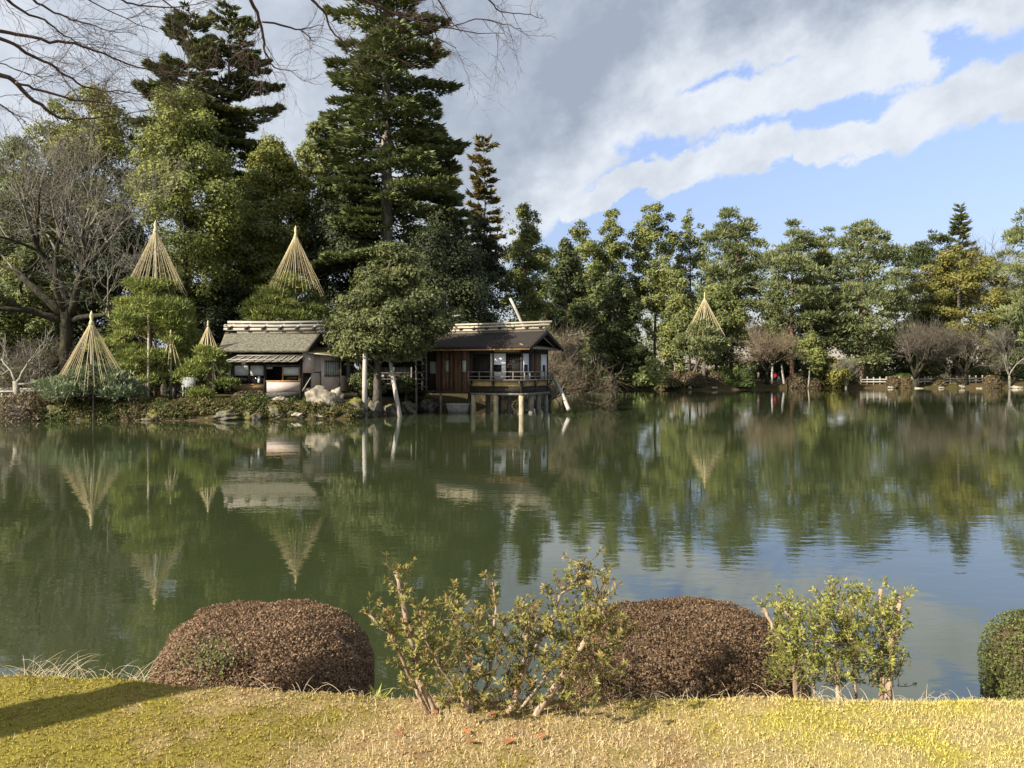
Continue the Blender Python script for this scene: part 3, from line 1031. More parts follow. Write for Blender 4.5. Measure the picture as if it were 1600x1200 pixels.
# ------------------------------------------------------------------ tea house on the bank (left)
def tea_house():
    D = 50.0
    hx = lambda px, d=D: X(px, d)
    hz = lambda py, d=D: Z(py, d)
    t = thing('tea_house', 'pale plastered tea house with grey shingle roof above shore boulders', 'house', (hx(416), 51.5, 1.0))

    def bx(name, px0, px1, py0, py1, y0, y1, m, parent=t):
        return MB().box(hx(px0), hx(px1), y0, y1, hz(py1), hz(py0)).build(name, M[m], parent)
    # rooms behind the openings
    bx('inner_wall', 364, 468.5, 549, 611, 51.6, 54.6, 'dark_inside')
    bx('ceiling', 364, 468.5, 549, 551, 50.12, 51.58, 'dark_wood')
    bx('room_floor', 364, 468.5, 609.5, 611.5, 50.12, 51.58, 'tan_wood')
    for a, b in ((361, 365), (412.4, 415.6), (468.6, 472)):
        bx('post', a, b, 552, 622 if a > 460 else 612.5, 49.94, 50.1, 'dark_wood')
    bx('side_panel', 357.5, 361, 562, 611, 49.99, 50.1, 'plaster')
    bx('wall', 415.6, 468.6, 596.6, 612, 49.98, 50.1, 'plaster')
    bx('dado', 365, 412.4, 601.3, 609.5, 49.99, 50.08, 'tan_wood')
    bx('bottom_rail', 365, 412.4, 609.5, 612, 49.97, 50.09, 'dark_wood')
    bx('lintel', 365, 412.4, 567.2, 570.6, 49.96, 50.09, 'dark_wood')
    bx('lintel', 415.6, 468.6, 569.5, 573, 49.96, 50.09, 'found_stone')
    bx('sill', 415.6, 468.6, 594.6, 596.6, 49.95, 50.1, 'orange_wood')
    bx('sill', 365, 412.4, 600, 601.3, 49.96, 50.09, 'orange_wood')
    for a, b in ((365.3, 388), (390, 412.2)):
        w = bx('window', a, a + 1.2, 570.6, 600, 49.99, 50.07, 'dark_wood')
        bx('blind', a + 1.4, b - 0.2, 571.2, 586.6, 50.0, 50.03, 'blind', w)
        bx('pane', a + 1.4, b - 0.2, 586.8, 600, 50.04, 50.06, 'glass_dark', w)
    bx('window_post', 388.2, 389.8, 570.6, 600, 49.97, 50.08, 'dark_wood')
    bx('hanging_scroll', 403, 406.5, 588, 598, 49.965, 49.99, 'paper')
    w = bx('window', 441, 442.6, 573, 594.6, 49.97, 50.08, 'orange_wood')
    bx('blind', 442.7, 466.6, 574, 585.6, 50.0, 50.03, 'blind', w)
    bx('pane', 442.7, 466.6, 586.9, 594.5, 50.04, 50.06, 'glass_dark', w)
    bx('window_bar', 442.7, 466.6, 585.6, 586.8, 49.98, 50.05, 'orange_wood')
    bx('window_post', 466.7, 468.5, 573, 594.6, 49.97, 50.08, 'orange_wood')
    bx('name_plate', 416.5, 426, 573.3, 576.5, 49.985, 50.0, 'ridge_wood')
    bx('foundation', 414.5, 468.4, 612.3, 621, 50.0, 50.5, 'found_stone')
    # lower pent roof of boards and battens
    y0, y1 = 48.9, 50.5
    zt_, zb_ = hz(551.5, y1), hz(565.4, y0)
    nc = 8
    for r in range(2):
        for c in range(nc):
            def pt(fc, fr, dz):
                yy = y1 + (y0 - y1) * fr
                xl, xr = hx(379 + (362 - 379) * fr, 49.7), hx(477.5 + (470 - 477.5) * fr, 49.7)
                return (xl + (xr - xl) * fc, yy, zt_ + (zb_ - zt_) * fr + dz)
            g = 0.006
            lift = 0.02 if r == 0 else 0.0
            a, b, f0, f1 = c / nc + g / 3, (c + 1) / nc - g / 3, r / 2 + (0 if r == 0 else -0.03), (r + 1) / 2
            top = [pt(a, f0, 0.03 + lift), pt(b, f0, 0.03 + lift), pt(b, f1, 0.03 + lift), pt(a, f1, 0.03 + lift)]
            bot = [(p[0], p[1], p[2] - 0.045) for p in top]
            MB().hexa(bot, top).build('roof_board', M['roof_board'], t)
    for c in range(nc + 1):
        MB().beam(pt(c / nc, 0.0, 0.085), pt(c / nc, 1.02, 0.075), 0.06, 0.05).build('batten', M['ridge_wood'], t)
    for f in (0.5, 0.99):
        MB().beam(pt(0, f, 0.125), pt(1, f, 0.125), 0.07, 0.04).build('batten', M['ridge_wood'], t)
    bx('upper_wall', 365, 478, 544, 551.5, 50.45, 50.6, 'dark_wood')
    # main roof, front and back slope
    ye, yr = 49.55, 52.3
    fe = [(hx(340, ye), ye, hz(545.5, ye)), (hx(481.5, ye), ye, hz(545.5, ye))]
    rg = [(hx(352, yr), yr, hz(518.5, yr)), (hx(502, yr), yr, hz(518.5, yr))]
    be = [(rg[0][0] + (fe[0][0] - rg[0][0]) * 0.9, 55.2, fe[0][2] - 0.02), (rg[1][0] + (fe[1][0] - rg[1][0]) * 0.2, 55.2, fe[0][2] - 0.02)]
    th = 0.22
    dn = lambda p: (p[0], p[1], p[2] - th)
    # thick shingle slope, lightly sagging
    n1, n2 = 24, 10
    V, Q = [], []
    rng = np.random.default_rng(5)
    for i in range(n2 + 1):
        for j in range(n1 + 1):
            f, s = i / n2, j / n1
            a = np.array(fe[0]) * (1 - s) + np.array(fe[1]) * s
            b = np.array(rg[0]) * (1 - s) + np.array(rg[1]) * s
            p = a * (1 - f) + b * f
            p[2] += -0.10 * math.sin(f * math.pi) + rng.normal(0, 0.012)
            V.append(p)
    k = len(V)
    V += [p - np.array((0, 0, th)) for p in V[:k]]
    for i in range(n2):
        for j in range(n1):
            a = i * (n1 + 1) + j
            Q.append((a, a + 1, a + n1 + 2, a + n1 + 1))
            Q.append((k + a + n1 + 1, k + a + n1 + 2, k + a + 1, k + a))
    for j in range(n1):
        Q.append((j, k + j, k + j + 1, j + 1))
    for i in range(n2):
        a, b = i * (n1 + 1), (i + 1) * (n1 + 1)
        Q.append((a, b, k + b, k + a))
        Q.append((a + n1, k + a + n1, k + b + n1, b + n1))
    m = MB()
    m.add(np.array(V), np.array(Q))
    m.build('roof', M['thatch_grey'], t)
    MB().hexa([dn(rg[0]), dn(rg[1]), dn(be[1]), dn(be[0])], [rg[0], rg[1], be[1], be[0]]).build('back_roof', M['thatch_grey'], t)
    # gable end and its bargeboards
    gx = rg[1][0] - 0.45
    m = MB()
    m.add([(gx, 50.5, fe[0][2] - 0.15), (gx, 54.6, fe[0][2] - 0.15), (gx, yr, rg[0][2] - 0.2), (gx - 0.1, 50.5, fe[0][2] - 0.15), (gx - 0.1, 54.6, fe[0][2] - 0.15), (gx - 0.1, yr, rg[0][2] - 0.2)],
          [(0, 3, 5, 2), (1, 2, 5, 4)], [(0, 2, 1), (3, 4, 5)])
    m.build('gable_wall', M['dark_wood'], t)
    e0 = (fe[1][0] + 0.02, ye - 0.02, fe[1][2] - 0.10)
    e1 = (rg[1][0] + 0.05, yr, rg[1][2] - 0.10)
    MB().beam(e0, e1, 0.07, 0.26).build('bargeboard', M['dark_wood'], t)
    # ridge: long poles lashed on cross blocks
    for (pa, pb, py, dy, r, m_) in ((350, 508, 514.5, -0.30, 0.095, 'ridge_wood'), (350.5, 509.5, 509.2, -0.16, 0.105, 'ridge_wood'), (356, 510.5, 503.6, 0.12, 0.095, 'ridge_wood')):
        d = yr + dy
        MB().tube([(hx(pa, d), d, hz(py, d)), (hx((pa + pb) / 2, d), d, hz(py, d) - 0.02), (hx(pb, d), d, hz(py - 0.6, d))], r, 8).build('ridge_pole', M[m_], t, smooth=True)
    bx('ridge_cap', 353, 504, 515.5, 519.5, yr - 0.28, yr + 0.28, 'roof_board')
    for i in range(6):
        p = 361 + i * 26.2
        d = yr - 0.1
        MB().box(hx(p - 2.6, d), hx(p + 2.6, d), yr - 0.48, yr + 0.2, hz(515.6, d), hz(510.8, d)).build('ridge_block', M['dark_wood'], t)
        MB().beam((hx(p + 1, d), d - 0.25, hz(511, d)), (hx(p + 5, d), d + 0.35, hz(505.5, d)), 0.12, 0.12).build('ridge_tie', M['ridge_wood'], t)
    # right wing: plaster walls turning away, shutter box, lattice window
    A, B, C, E = (hx(472, 50.05), 50.05), (hx(501, 50.4), 50.4), (hx(530, 50.8), 50.8), (hx(546, 52.2), 52.2)

    def wallseg(name, p, q, z0a, z1a, z1b, m, off=0.0, thk=0.1, parent=t):
        dx, dy = q[0] - p[0], q[1] - p[1]
        l = math.hypot(dx, dy)
        nx, ny = dy / l, -dx / l
        f = [(p[0] + nx * off, p[1] + ny * off), (q[0] + nx * off, q[1] + ny * off), (q[0] + nx * (off - thk), q[1] + ny * (off - thk)), (p[0] + nx * (off - thk), p[1] + ny * (off - thk))]
        tz = (z1a, z1b, z1b, z1a)
        return MB().hexa([(a, b, z0a) for a, b in f], [(a, b, z) for (a, b), z in zip(f, tz)]).build(name, M[m], parent)
    lerp = lambda p, q, s: (p[0] + (q[0] - p[0]) * s, p[1] + (q[1] - p[1]) * s)
    wb = hz(611.8)
    wallseg('wall', A, B, wb, 4.2, 4.05, 'plaster')
    wallseg('wall', B, C, wb, 4.05, 3.85, 'plaster')
    wallseg('wall', C, E, wb, 3.85, 3.7, 'plaster')
    s1 = wallseg('shutter_box', lerp(A, B, 0.03), lerp(A, B, 0.63), hz(582.5), 4.18, 4.1, 'plaster', 0.28, 0.27)
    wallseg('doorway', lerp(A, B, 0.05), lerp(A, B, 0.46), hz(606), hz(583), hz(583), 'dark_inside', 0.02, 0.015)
    for s in (0.47, 0.99):
        wallseg('post', lerp(A, B, s - 0.012), lerp(A, B, s + 0.012), wb, hz(583 if s < 0.9 else 580), hz(583 if s < 0.9 else 580), 'dark_wood', 0.03, 0.03)
    wallseg('rail', lerp(A, B, 0.64), B, hz(582.6), hz(581.2), hz(581.2), 'dark_wood', 0.03, 0.03)
    wallseg('post', lerp(C, B, 0.03), lerp(C, E, 0.03), wb - 0.55, 3.86, 3.86, 'dark_wood', 0.05, 0.12)
    wallseg('rail', A, C, wb - 0.08, wb + 0.005, wb + 0.005, 'dark_wood', 0.05, 0.1)
    w = wallseg('window', lerp(B, C, 0.20), lerp(B, C, 0.98), hz(587.5, 51), hz(563.5, 51), hz(563.5, 51), 'pane_green', 0.012, 0.011)
    for i in range(9):
        s = 0.21 + i * 0.094
        wallseg('bar', lerp(B, C, s), lerp(B, C, s + 0.032), hz(589.3, 51), hz(562.5, 51), hz(562.5, 51), 'dark_wood', 0.055, 0.03, w)
    for py in (564.5, 586):
        wallseg('bar', lerp(B, C, 0.18), lerp(B, C, 0.99), hz(py + 1, 51), hz(py, 51), hz(py, 51), 'dark_wood', 0.078, 0.022, w)
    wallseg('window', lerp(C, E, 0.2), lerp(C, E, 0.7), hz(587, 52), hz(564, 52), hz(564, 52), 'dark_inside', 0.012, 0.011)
    MB().tube([P(472.5, 611, 49.7), P(486.5, 588, 49.9)], 0.03, 6).build('prop_stick', M['ridge_wood'], t)
    MB().tube([P(473, 566, 49.65), P(480, 552, 49.65)], 0.02, 6).build('prop_stick', M['dark_wood'], t)
    top = [P(479, 549.5, 49.75), P(512, 553, 49.9), P(553, 559, 51.0), P(566, 551, 55.0), P(500, 541, 54.0)]
    V = np.array(top)
    V = np.vstack((V, V - np.array((0, 0, 0.14))))
    m = MB()
    m.add(V, [(0, 5, 6, 1), (1, 6, 7, 2), (2, 7, 8, 3)], [(0, 1, 4), (1, 3, 4), (1, 2, 3), (5, 9, 6), (6, 9, 8), (6, 8, 7)])
    m.build('wing_roof', M['moss_roof'], t)
    MB().tube([P(479, 551, 49.7), P(512, 554.6, 49.86), P(553, 560.8, 50.95)], 0.045, 6).build('eave_pole', M['ridge_wood'], t)
    wallseg('foundation', lerp(B, C, 0.1), lerp(B, C, 0.97), 0.9, wb - 0.1, wb - 0.1, 'rock_pale', 0.08, 0.4)
    wallseg('foundation', A, lerp(B, C, 0.08), 0.9, wb - 0.1, wb - 0.1, 'found_stone', 0.02, 0.4)
    return t


tea_house()


# ------------------------------------------------------------------ pavilion on piles over the water
def pavilion():
    t = thing('water_pavilion', 'dark wooden pavilion on piles over the pond with white paper screens', 'pavilion', (0.65, 52.2, 0.0), rz=math.radians(-25))

    def bx(name, x0, x1, y0, y1, z0, z1, m, parent=t):
        return MB().box(x0, x1, y0, y1, z0, z1).build(name, M[m], parent, sub=False)

    def post(name, x, y, z0, z1, r0, r1, m, lean=(0, 0)):
        n = 5
        z = np.linspace(z0, z1, n)
        rng = np.random.default_rng(int(abs(x * 100 + y * 37)))
        return MB().tube(np.stack((x + np.linspace(lean[0], 0, n) + rng.normal(0, 0.012, n), y + np.linspace(lean[1], 0, n), z), -1), np.linspace(r0, r1, n) * (1 + rng.normal(0, 0.04, n)), 10).build(name, M[m], t, smooth=True, sub=False)
    # piles
    for x, y, r, m in ((-0.05, 0.05, 0.17, 'log_yellow'), (-1.97, 0.05, 0.165, 'log_yellow'), (-3.7, 0.05, 0.16, 'log_yellow'),
                       (-0.1, 1.75, 0.19, 'log_grey'), (-0.1, 3.15, 0.17, 'log_grey'), (-0.1, 4.5, 0.17, 'log_grey'), (-0.35, 3.9, 0.10, 'log_grey'),
                       (-2.0, 2.3, 0.16, 'log_grey'), (-3.7, 2.3, 0.16, 'log_grey'), (-2.0, 4.4, 0.15, 'log_grey'), (-3.7, 4.4, 0.15, 'log_grey'), (-5.2, 2.3, 0.13, 'log_grey')):
        post('pile', x, y, -0.7, 1.32, r * 1.15, r * 0.92, m, (0.04, -0.06))
    post('pile', -6.3, 0.05, -0.7, 1.5, 0.085, 0.08, 'log_grey')
    post('pile', -8.25, -0.1, -0.7, 4.4, 0.085, 0.075, 'log_grey')
    # floor frame and the skirt below the veranda
    bx('floor', -8.3, 0, 0.1, 4.6, 1.36, 1.46, 'dark_wood')
    bx('ground_beam', -3.85, 0.12, -0.12, 0.08, 1.28, 1.42, 'log_grey')
    bx('ground_beam', -0.08, 0.12, 0.085, 4.7, 1.28, 1.42, 'log_grey')
    bx('ground_beam', -8.3, -3.87, -0.08, 0.08, 1.38, 1.5, 'dark_wood')
    bx('skirt', -3.8, -0.08, 0.02, 0.1, 1.43, 1.87, 'dark_wood')
    bx('skirt', -0.1, -0.02, 0.12, 4.6, 1.43, 1.87, 'dark_wood')
    for a, b in ((-3.75, -2.2), (-2.08, -0.08)):
        bx('plaster_panel', a, b, 0.01, 0.1, 1.88, 2.26, 'plaster_yellow')
    for a, b in ((0.14, 2.2), (2.35, 4.6)):
        bx('plaster_panel', -0.1, -0.01, a, b, 1.88, 2.26, 'plaster_yellow')
    for x in (-3.82, -2.14, -0.02):
        bx('post', x - 0.06, x + 0.06, -0.02, 0.11, 1.43, 4.5, 'dark_wood')
    for y in (2.28, 4.6):
        bx('post', -0.1, 0.02, y - 0.06, y + 0.06, 1.43, 4.5, 'dark_wood')
    # veranda with brackets and railing
    bx('veranda', -3.9, 0.46, -0.46, -0.03, 2.28, 2.35, 'log_grey')
    bx('veranda', 0.03, 0.46, -0.025, 4.65, 2.28, 2.35, 'log_grey')
    for x in (-3.82, -2.14, -0.02):
        MB().beam((x, -0.02, 1.9), (x, -0.42, 2.27), 0.06, 0.07).build('bracket', M['log_grey'], t, sub=False)
    for y in (0.06, 2.28, 4.55):
        MB().beam((0.02, y, 1.9), (0.42, y, 2.27), 0.06, 0.07, up=(0, 1, 0)).build('bracket', M['log_grey'], t, sub=False)
    for x in np.linspace(-3.85, 0.42, 6):
        bx('baluster', x - 0.03, x + 0.03, -0.45, -0.39, 2.35, 2.86, 'log_grey')
    for y in (0.45, 1.3, 2.15, 3.0, 3.8, 4.6):
        bx('baluster', 0.39, 0.45, y - 0.03, y + 0.03, 2.35, 2.86, 'log_grey')
    for z in (2.52, 2.84):
        bx('rail', -3.95, 0.62 if z > 2.6 else 0.385, -0.455, -0.385, z, z + 0.055, 'log_grey')
        bx('rail', 0.386, 0.454, -0.38, 4.75, z + 0.002, z + 0.057, 'log_grey')
    # main room: front
    fz0, fz1 = 2.36, 4.12
    bx('lintel', -3.9, 0.02, -0.02, 0.1, 4.12, 4.2, 'dark_wood')
    bx('lintel', -0.1, 0.025, 0.115, 4.65, 4.12, 4.2, 'dark_wood')
    bx('transom', -2.1, -0.1, 0.02, 0.08, 4.2, 4.5, 'tan_wood')
    bx('transom', -3.8, -2.2, 0.03, 0.08, 4.2, 4.5, 'dark_wood')
    bx('transom', -0.08, -0.03, 0.1, 4.55, 4.2, 4.6, 'dark_wood')

    def screen(x0, x1, y0, y1, win):
        f = bx('paper_screen', x0, x1, y0, y1, fz0, fz1, 'paper')
        wx0, wx1, wy0, wy1, wz0, wz1 = win
        bx('window', wx0, wx1, wy0, wy1, wz0, wz1, 'dark_inside', f)
        return f
    screen(-2.36, -1.2, 0.0, 0.04, (-2.12, -1.5, -0.006, -0.002, 2.86, 3.36))
    screen(-0.06, -0.02, 0.31, 1.25, (-0.018, -0.014, 0.45, 1.05, 2.62, 3.36))
    screen(-0.06, -0.02, 3.44, 4.5, (-0.018, -0.014, 3.7, 4.2, 2.84, 3.36))

    def lattice(x0, x1, nx, nz, glow):
        f = bx('lattice_door', x0, x1, 0.06, 0.09, fz0, fz1, glow)
        for i in range(nx + 1):
            x = x0 + (x1 - x0) * i / nx
            bx('bar', x - 0.014, x + 0.014, 0.035, 0.058, fz0, fz1, 'dark_wood', f)
        for i in range(nz + 1):
            z = fz0 + (fz1 - fz0) * i / nz
            bx('bar', x0, x1, 0.022, 0.034, z - 0.012, z + 0.012, 'dark_wood', f)
    lattice(-1.19, -0.1, 6, 7, 'glass_dark')
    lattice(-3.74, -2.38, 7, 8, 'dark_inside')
    bx('inner_screen', -1.0, -0.6, 0.9, 0.95, 2.5, 3.2, 'blind')
    for i in range(4):
        y = 1.85 + i * 0.36
        bx('plank', -0.07, -0.03, y, y + 0.35, fz0, fz1, 'red_wood')
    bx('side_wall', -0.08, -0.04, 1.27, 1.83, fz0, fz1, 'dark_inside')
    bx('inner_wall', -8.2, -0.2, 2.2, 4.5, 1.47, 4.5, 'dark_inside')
    # plank wall to the left of the room
    edges = np.linspace(-6.58, -3.9, 9)
    for i in range(8):
        a, b = edges[i] + 0.008, edges[i + 1] - 0.008
        o = 0.012 * (i % 2)
        if i in (2, 6):
            for z0, z1 in ((1.5, 2.85), (3.66, 4.42)):
                bx('plank', a, b, -0.02 - o, 0.05, z0, z1, 'red_wood')
            bx('window', a + 0.01, b - 0.01, 0.0, 0.03, 2.855, 3.655, 'pane_green')
        else:
            bx('plank', a, b, -0.02 - o, 0.05, 1.5, 4.42, 'red_wood')
    for i in (1, 3, 4, 6, 8):
        bx('batten', edges[i] - 0.03, edges[i] + 0.03, -0.075, -0.034, 1.5, 4.42, 'dark_wood')
    bx('batten', -6.62, -6.55, -0.08, 0.05, 1.4, 4.42, 'red_wood')
    # dark bay with shelves on the far left
    bx('wall', -8.2, -6.64, 0.5, 0.56, 1.5, 4.42, 'dark_wood')
    for z in (1.75, 2.3, 2.85, 3.35, 3.85):
        bx('shelf', -8.15, -7.55, 0.02, 0.48, z, z + 0.06, 'log_grey')
    bx('post', -7.54, -7.46, 0.0, 0.1, 1.46, 4.42, 'log_grey')
    bx('pane', -7.42, -6.95, 0.40, 0.44, 2.75, 3.6, 'pane_green')
    # roof: gable with ridge along local x
    zr, ze, y0, y1, ym, xl, xr = 5.75, 4.56, -0.75, 5.35, 2.3, -8.6, 0.9
    th = 0.13
    V = []
    nseg, nx = 8, 40
    rng = np.random.default_rng(11)
    for side, ye in (('roof', y0), ('back_roof', y1)):
        V, Q = [], []
        for i in range(nseg + 1):
            f = i / nseg
            for j in range(nx + 1):
                V.append((xl + (xr - xl) * j / nx, ye + (ym - ye) * f, ze + (zr - ze) * f - 0.05 * math.sin(f * math.pi) + rng.normal(0, 0.006)))
        k = len(V)
        V += [(a, b, c - th) for a, b, c in V[:k]]
        w = nx + 1
        for i in range(nseg):
            for j in range(nx):
                a = i * w + j
                Q += [(a, a + 1, a + w + 1, a + w), (k + a + w, k + a + w + 1, k + a + 1, k + a)]
        for j in range(nx):
            Q.append((j, k + j, k + j + 1, j + 1))
        for i in range(nseg):
            Q.append((i * w, (i + 1) * w, k + (i + 1) * w, k + i * w))
            Q.append((i * w + nx, k + i * w + nx, k + (i + 1) * w + nx, (i + 1) * w + nx))
        m = MB()
        m.add(np.array(V), np.array(Q))
        m.build(side, M['shingle_dark'], t, sub=False)
    bx('eave_board', xl, xr, y0 + 0.02, y0 + 0.06, ze - th - 0.10, ze - th - 0.005, 'orange_wood')
    for ye in (y0, y1):
        MB().beam((xr + 0.03, ye - 0.02 * (1 if ye < 0 else -1), ze - 0.13), (xr + 0.03, ym, zr - 0.13), 0.06, 0.24).build('bargeboard', M['dark_wood'], t, sub=False)
        MB().beam((xr - 0.3, ye + (0.8 if ye < 0 else -0.8), ze + 0.0), (xr - 0.3, ym, zr - 0.45), 0.05, 0.10).build('gable_strut', M['log_grey'], t, sub=False)
    m = MB()
    m.add([(0.0, 0, 4.5), (0.0, 4.6, 4.5), (0.0, ym, 5.55), (-0.1, 0, 4.5), (-0.1, 4.6, 4.5), (-0.1, ym, 5.55)], [(0, 3, 5, 2), (1, 2, 5, 4)], [(0, 1, 2), (3, 5, 4)])
    m.build('gable_wall', M['dark_wood'], t, sub=False)
    MB().hexa([(0.02, -0.4, 4.72), (0.8, -0.55, 4.44), (0.8, 5.1, 4.44), (0.02, 4.95, 4.72)], [(0.02, -0.4, 4.78), (0.8, -0.55, 4.50), (0.8, 5.1, 4.50), (0.02, 4.95, 4.78)]).build('pent_roof', M['roof_board'], t, sub=False)
    for x in np.linspace(-8.2, 0.6, 22):
        MB().beam((x, y0 + 0.09, ze - th - 0.05), (x, 0.4, ze - th + 0.39), 0.05, 0.06).build('rafter', M['ridge_tan'], t, sub=False)
    for y in np.linspace(-0.4, 5.0, 16):
        MB().beam((0.78, y, 4.40), (0.03, y, 4.66), 0.05, 0.06, up=(0, 1, 0)).build('rafter', M['log_grey'], t, sub=False)
    bx('ridge_cap', xl + 0.1, xr - 0.05, ym - 0.22, ym + 0.22, zr - 0.12, zr + 0.06, 'roof_board')
    for dy, z, r, xa, xb in ((-0.24, zr + 0.13, 0.085, xl, xr - 0.05), (-0.12, zr + 0.36, 0.085, xl, xr + 0.25), (0.10, zr + 0.58, 0.08, xl + 0.1, xr + 0.32)):
        MB().tube([(xa, ym + dy, z), ((xa + xb) / 2, ym + dy, z - 0.02), (xb, ym + dy, z + 0.03)], r, 8).build('ridge_pole', M['ridge_tan'], t, smooth=True, sub=False)
    for i in range(9):
        x = xr - 0.35 - i * 1.05
        bx('ridge_block', x - 0.11, x + 0.11, ym - 0.4, ym + 0.3, zr + 0.16, zr + 0.30, 'dark_wood')
    return t


pavilion()


def corridor():
    """dark covered passage joining the tea house and the pavilion"""
    t = thing('covered_corridor', 'dark covered corridor half hidden behind the broad pruned evergreen', 'corridor', (-9.0, 57.5, 1.0))
    mb = lambda: MB()
    mb().box(-11.5, -6.6, 57.6, 59.5, 1.0, 3.7).build('wall', M['dark_wood'], t)
    mb().box(-11.5, -6.4, 57.0, 57.55, 1.55, 1.65).build('floor', M['log_grey'], t)
    for x in (-11.3, -10.0, -8.7, -7.4, -6.5):
        mb().box(x - 0.05, x + 0.05, 57.0, 57.1, 0.8, 3.7).build('post', M['log_grey'], t)
    for z in (1.95, 2.3, 2.75):
        mb().box(-11.4, -6.5, 57.02, 57.06, z, z + 0.05).build('rail', M['log_grey'], t)
    for x in np.arange(-9.8, -7.4, 0.28):
        mb().box(x, x + 0.03, 57.52, 57.58, 1.9, 3.2).build('lattice_bar', M['red_wood'], t)
    mb().box(-9.9, -7.4, 57.56, 57.59, 2.5, 3.2).build('pane', M['pane_green'], t)
    mb().hexa([(-11.8, 56.6, 3.6), (-6.0, 56.6, 3.6), (-6.0, 58.6, 4.4), (-11.8, 58.6, 4.4)], [(-11.8, 56.6, 3.7), (-6.0, 56.6, 3.7), (-6.0, 58.6, 4.5), (-11.8, 58.6, 4.5)]).build('roof', M['shingle_dark'], t)
    for px, py in ((655, 495), (706, 494)):
        MB().tube([P(px, py, 58.5), P(px + 14, py - 1, 58.5)], 0.07, 6).build('ridge_pole', M['ridge_wood'], t)


corridor()

# leaning log that stays the pavilion, pole behind its ridge, punt below
o = MB().tube([P(867, 594, 56.5), P(878, 614, 54.6), P(888.5, 640, 52.8)], (0.11, 0.125, 0.14), 9).build('brace_log', M['log_pale'], smooth=True)
tag(o, 'pale log leaning from the pavilion corner down into the pond', 'log')
o = MB().tube([P(797, 466, 60), P(806, 484, 60), P(822, 520, 60), P(850, 600, 60)], (0.10, 0.115, 0.12, 0.13), 8).build('support_pole', M['log_pale'], smooth=True)
tag(o, 'pale slanted prop pole rising behind the pavilion ridge into bare branches', 'pole')


def punt():
    t = thing('punt', 'grey weathered punt lying under the pavilion floor', 'boat', (X(715, 54.3), 54.3, 0.0))
    a, b, y0, y1 = X(697, 54), X(732.5, 54), 53.9, 55.0
    z0, z1 = -0.1, Z(632.5, 54)
    m = MB()
    m.hexa([(a + 0.2, y0 + 0.1, z0), (b - 0.1, y0 + 0.1, z0), (b - 0.1, y1, z0), (a + 0.2, y1, z0)], [(a, y0, z1), (b, y0, z1), (b, y1 + 0.1, z1), (a, y1 + 0.1, z1)])
    m.build('hull', M['concrete'], t)
    for q in ((a - 0.03, b + 0.03, y0 - 0.04, y0 + 0.06), (a - 0.03, b + 0.03, y1 + 0.04, y1 + 0.14)):
        MB().box(*q, z1 + 0.002, z1 + 0.07).build('gunwale', M['log_pale'], t)


punt()

# ------------------------------------------------------------------ trees behind the left bank
BK = 'trees behind the tea house'
leafy_tree('evergreen_tree', 'olive green broadleaf tree at the far left edge behind the bare tree', 15, 74, 205, 520, 95, 'broad_mid', 85, 620, seed=21, group=BK, size=(0.24, 0.17))
leafy_tree('evergreen_tree', 'round topped yellow green tree rising above the big bare tree', 142, 79, 132, 470, 82, 'broad_yellow', 90, 560, seed=22, group=BK, size=(0.25, 0.17), profile=((0, 0.6), (0.4, 0.85), (0.7, 1.0), (0.88, 0.8), (1.0, 0.35)))
leafy_tree('evergreen_tree', 'tall bright green broadleaf tree behind the tallest rope cone', 290, 66, 128, 500, 88, 'broad_bright', 120, 620, seed=23, group=BK, size=(0.22, 0.16), rc=1.35, profile=((0, 0.7), (0.3, 0.95), (0.55, 0.95), (0.8, 0.72), (0.93, 0.5), (1.0, 0.25)))
leafy_tree('evergreen_tree', 'yellow green broadleaf tree between the bright tree and the giant fir', 425, 73, 208, 470, 66, 'broad_yellow', 85, 600, seed=24, group=BK, size=(0.22, 0.16), rc=1.2)
leafy_tree('evergreen_tree', 'dull green tree peeping out left of the giant fir', 508, 77, 178, 430, 60, 'broad_mid', 70, 560, seed=25, group=BK, size=(0.24, 0.17))
leafy_tree('evergreen_tree', 'dark evergreen below the yellow green tree, left of the second cone', 392, 71, 290, 520, 68, 'broad_mid', 70, 620, seed=26, group=BK, size=(0.2, 0.15), rc=1.15, flat=0.6)
leafy_tree('evergreen_tree', 'dark evergreen under the giant fir behind the second rope cone', 548, 72, 290, 510, 80, 'broad_shaded', 90, 640, seed=27, group=BK, size=(0.2, 0.15), rc=1.3)
leafy_tree('evergreen_tree', 'dark evergreen mass between the pruned tree and the pavilion ridge', 690, 67, 320, 600, 82, 'broad_shaded', 95, 620, seed=28, group=BK, size=(0.2, 0.15), rc=1.3)
leafy_tree('evergreen_tree', 'dark slim evergreen directly behind the spindly cedar', 748, 82, 330, 600, 48, 'broad_shaded', 70, 520, seed=29, group=BK, size=(0.24, 0.17))
leafy_tree('evergreen_tree', 'dark evergreen behind the bare tree beside the tallest cone', 190, 63, 330, 580, 75, 'broad_shaded', 85, 600, seed=30, group=BK, size=(0.2, 0.15))
leafy_tree('evergreen_tree', 'dark green undertree low at the far left edge', 45, 62, 380, 600, 75, 'broad_mid', 80, 600, seed=31, group=BK, size=(0.2, 0.15))
leafy_tree('evergreen_tree', 'dark low evergreen behind the tea house roof', 345, 66, 420, 590, 62, 'broad_shaded', 70, 600, seed=32, group=BK, size=(0.18, 0.14))
leafy_tree('evergreen_tree', 'airy green tree between the cedar and the far shore woods', 820, 96, 312, 590, 48, 'broad_mid', 75, 430, seed=33, group=BK, size=(0.28, 0.2), inner=0.3)
fir_tree('fir_tree', 'tall dark fir, left one of the pair at upper left', 295, 84, 15, 235, 112, seed=41, n=34000, power=0.6, step=1.05, keep=0.62, trunk_r=0.42, group='tall firs')
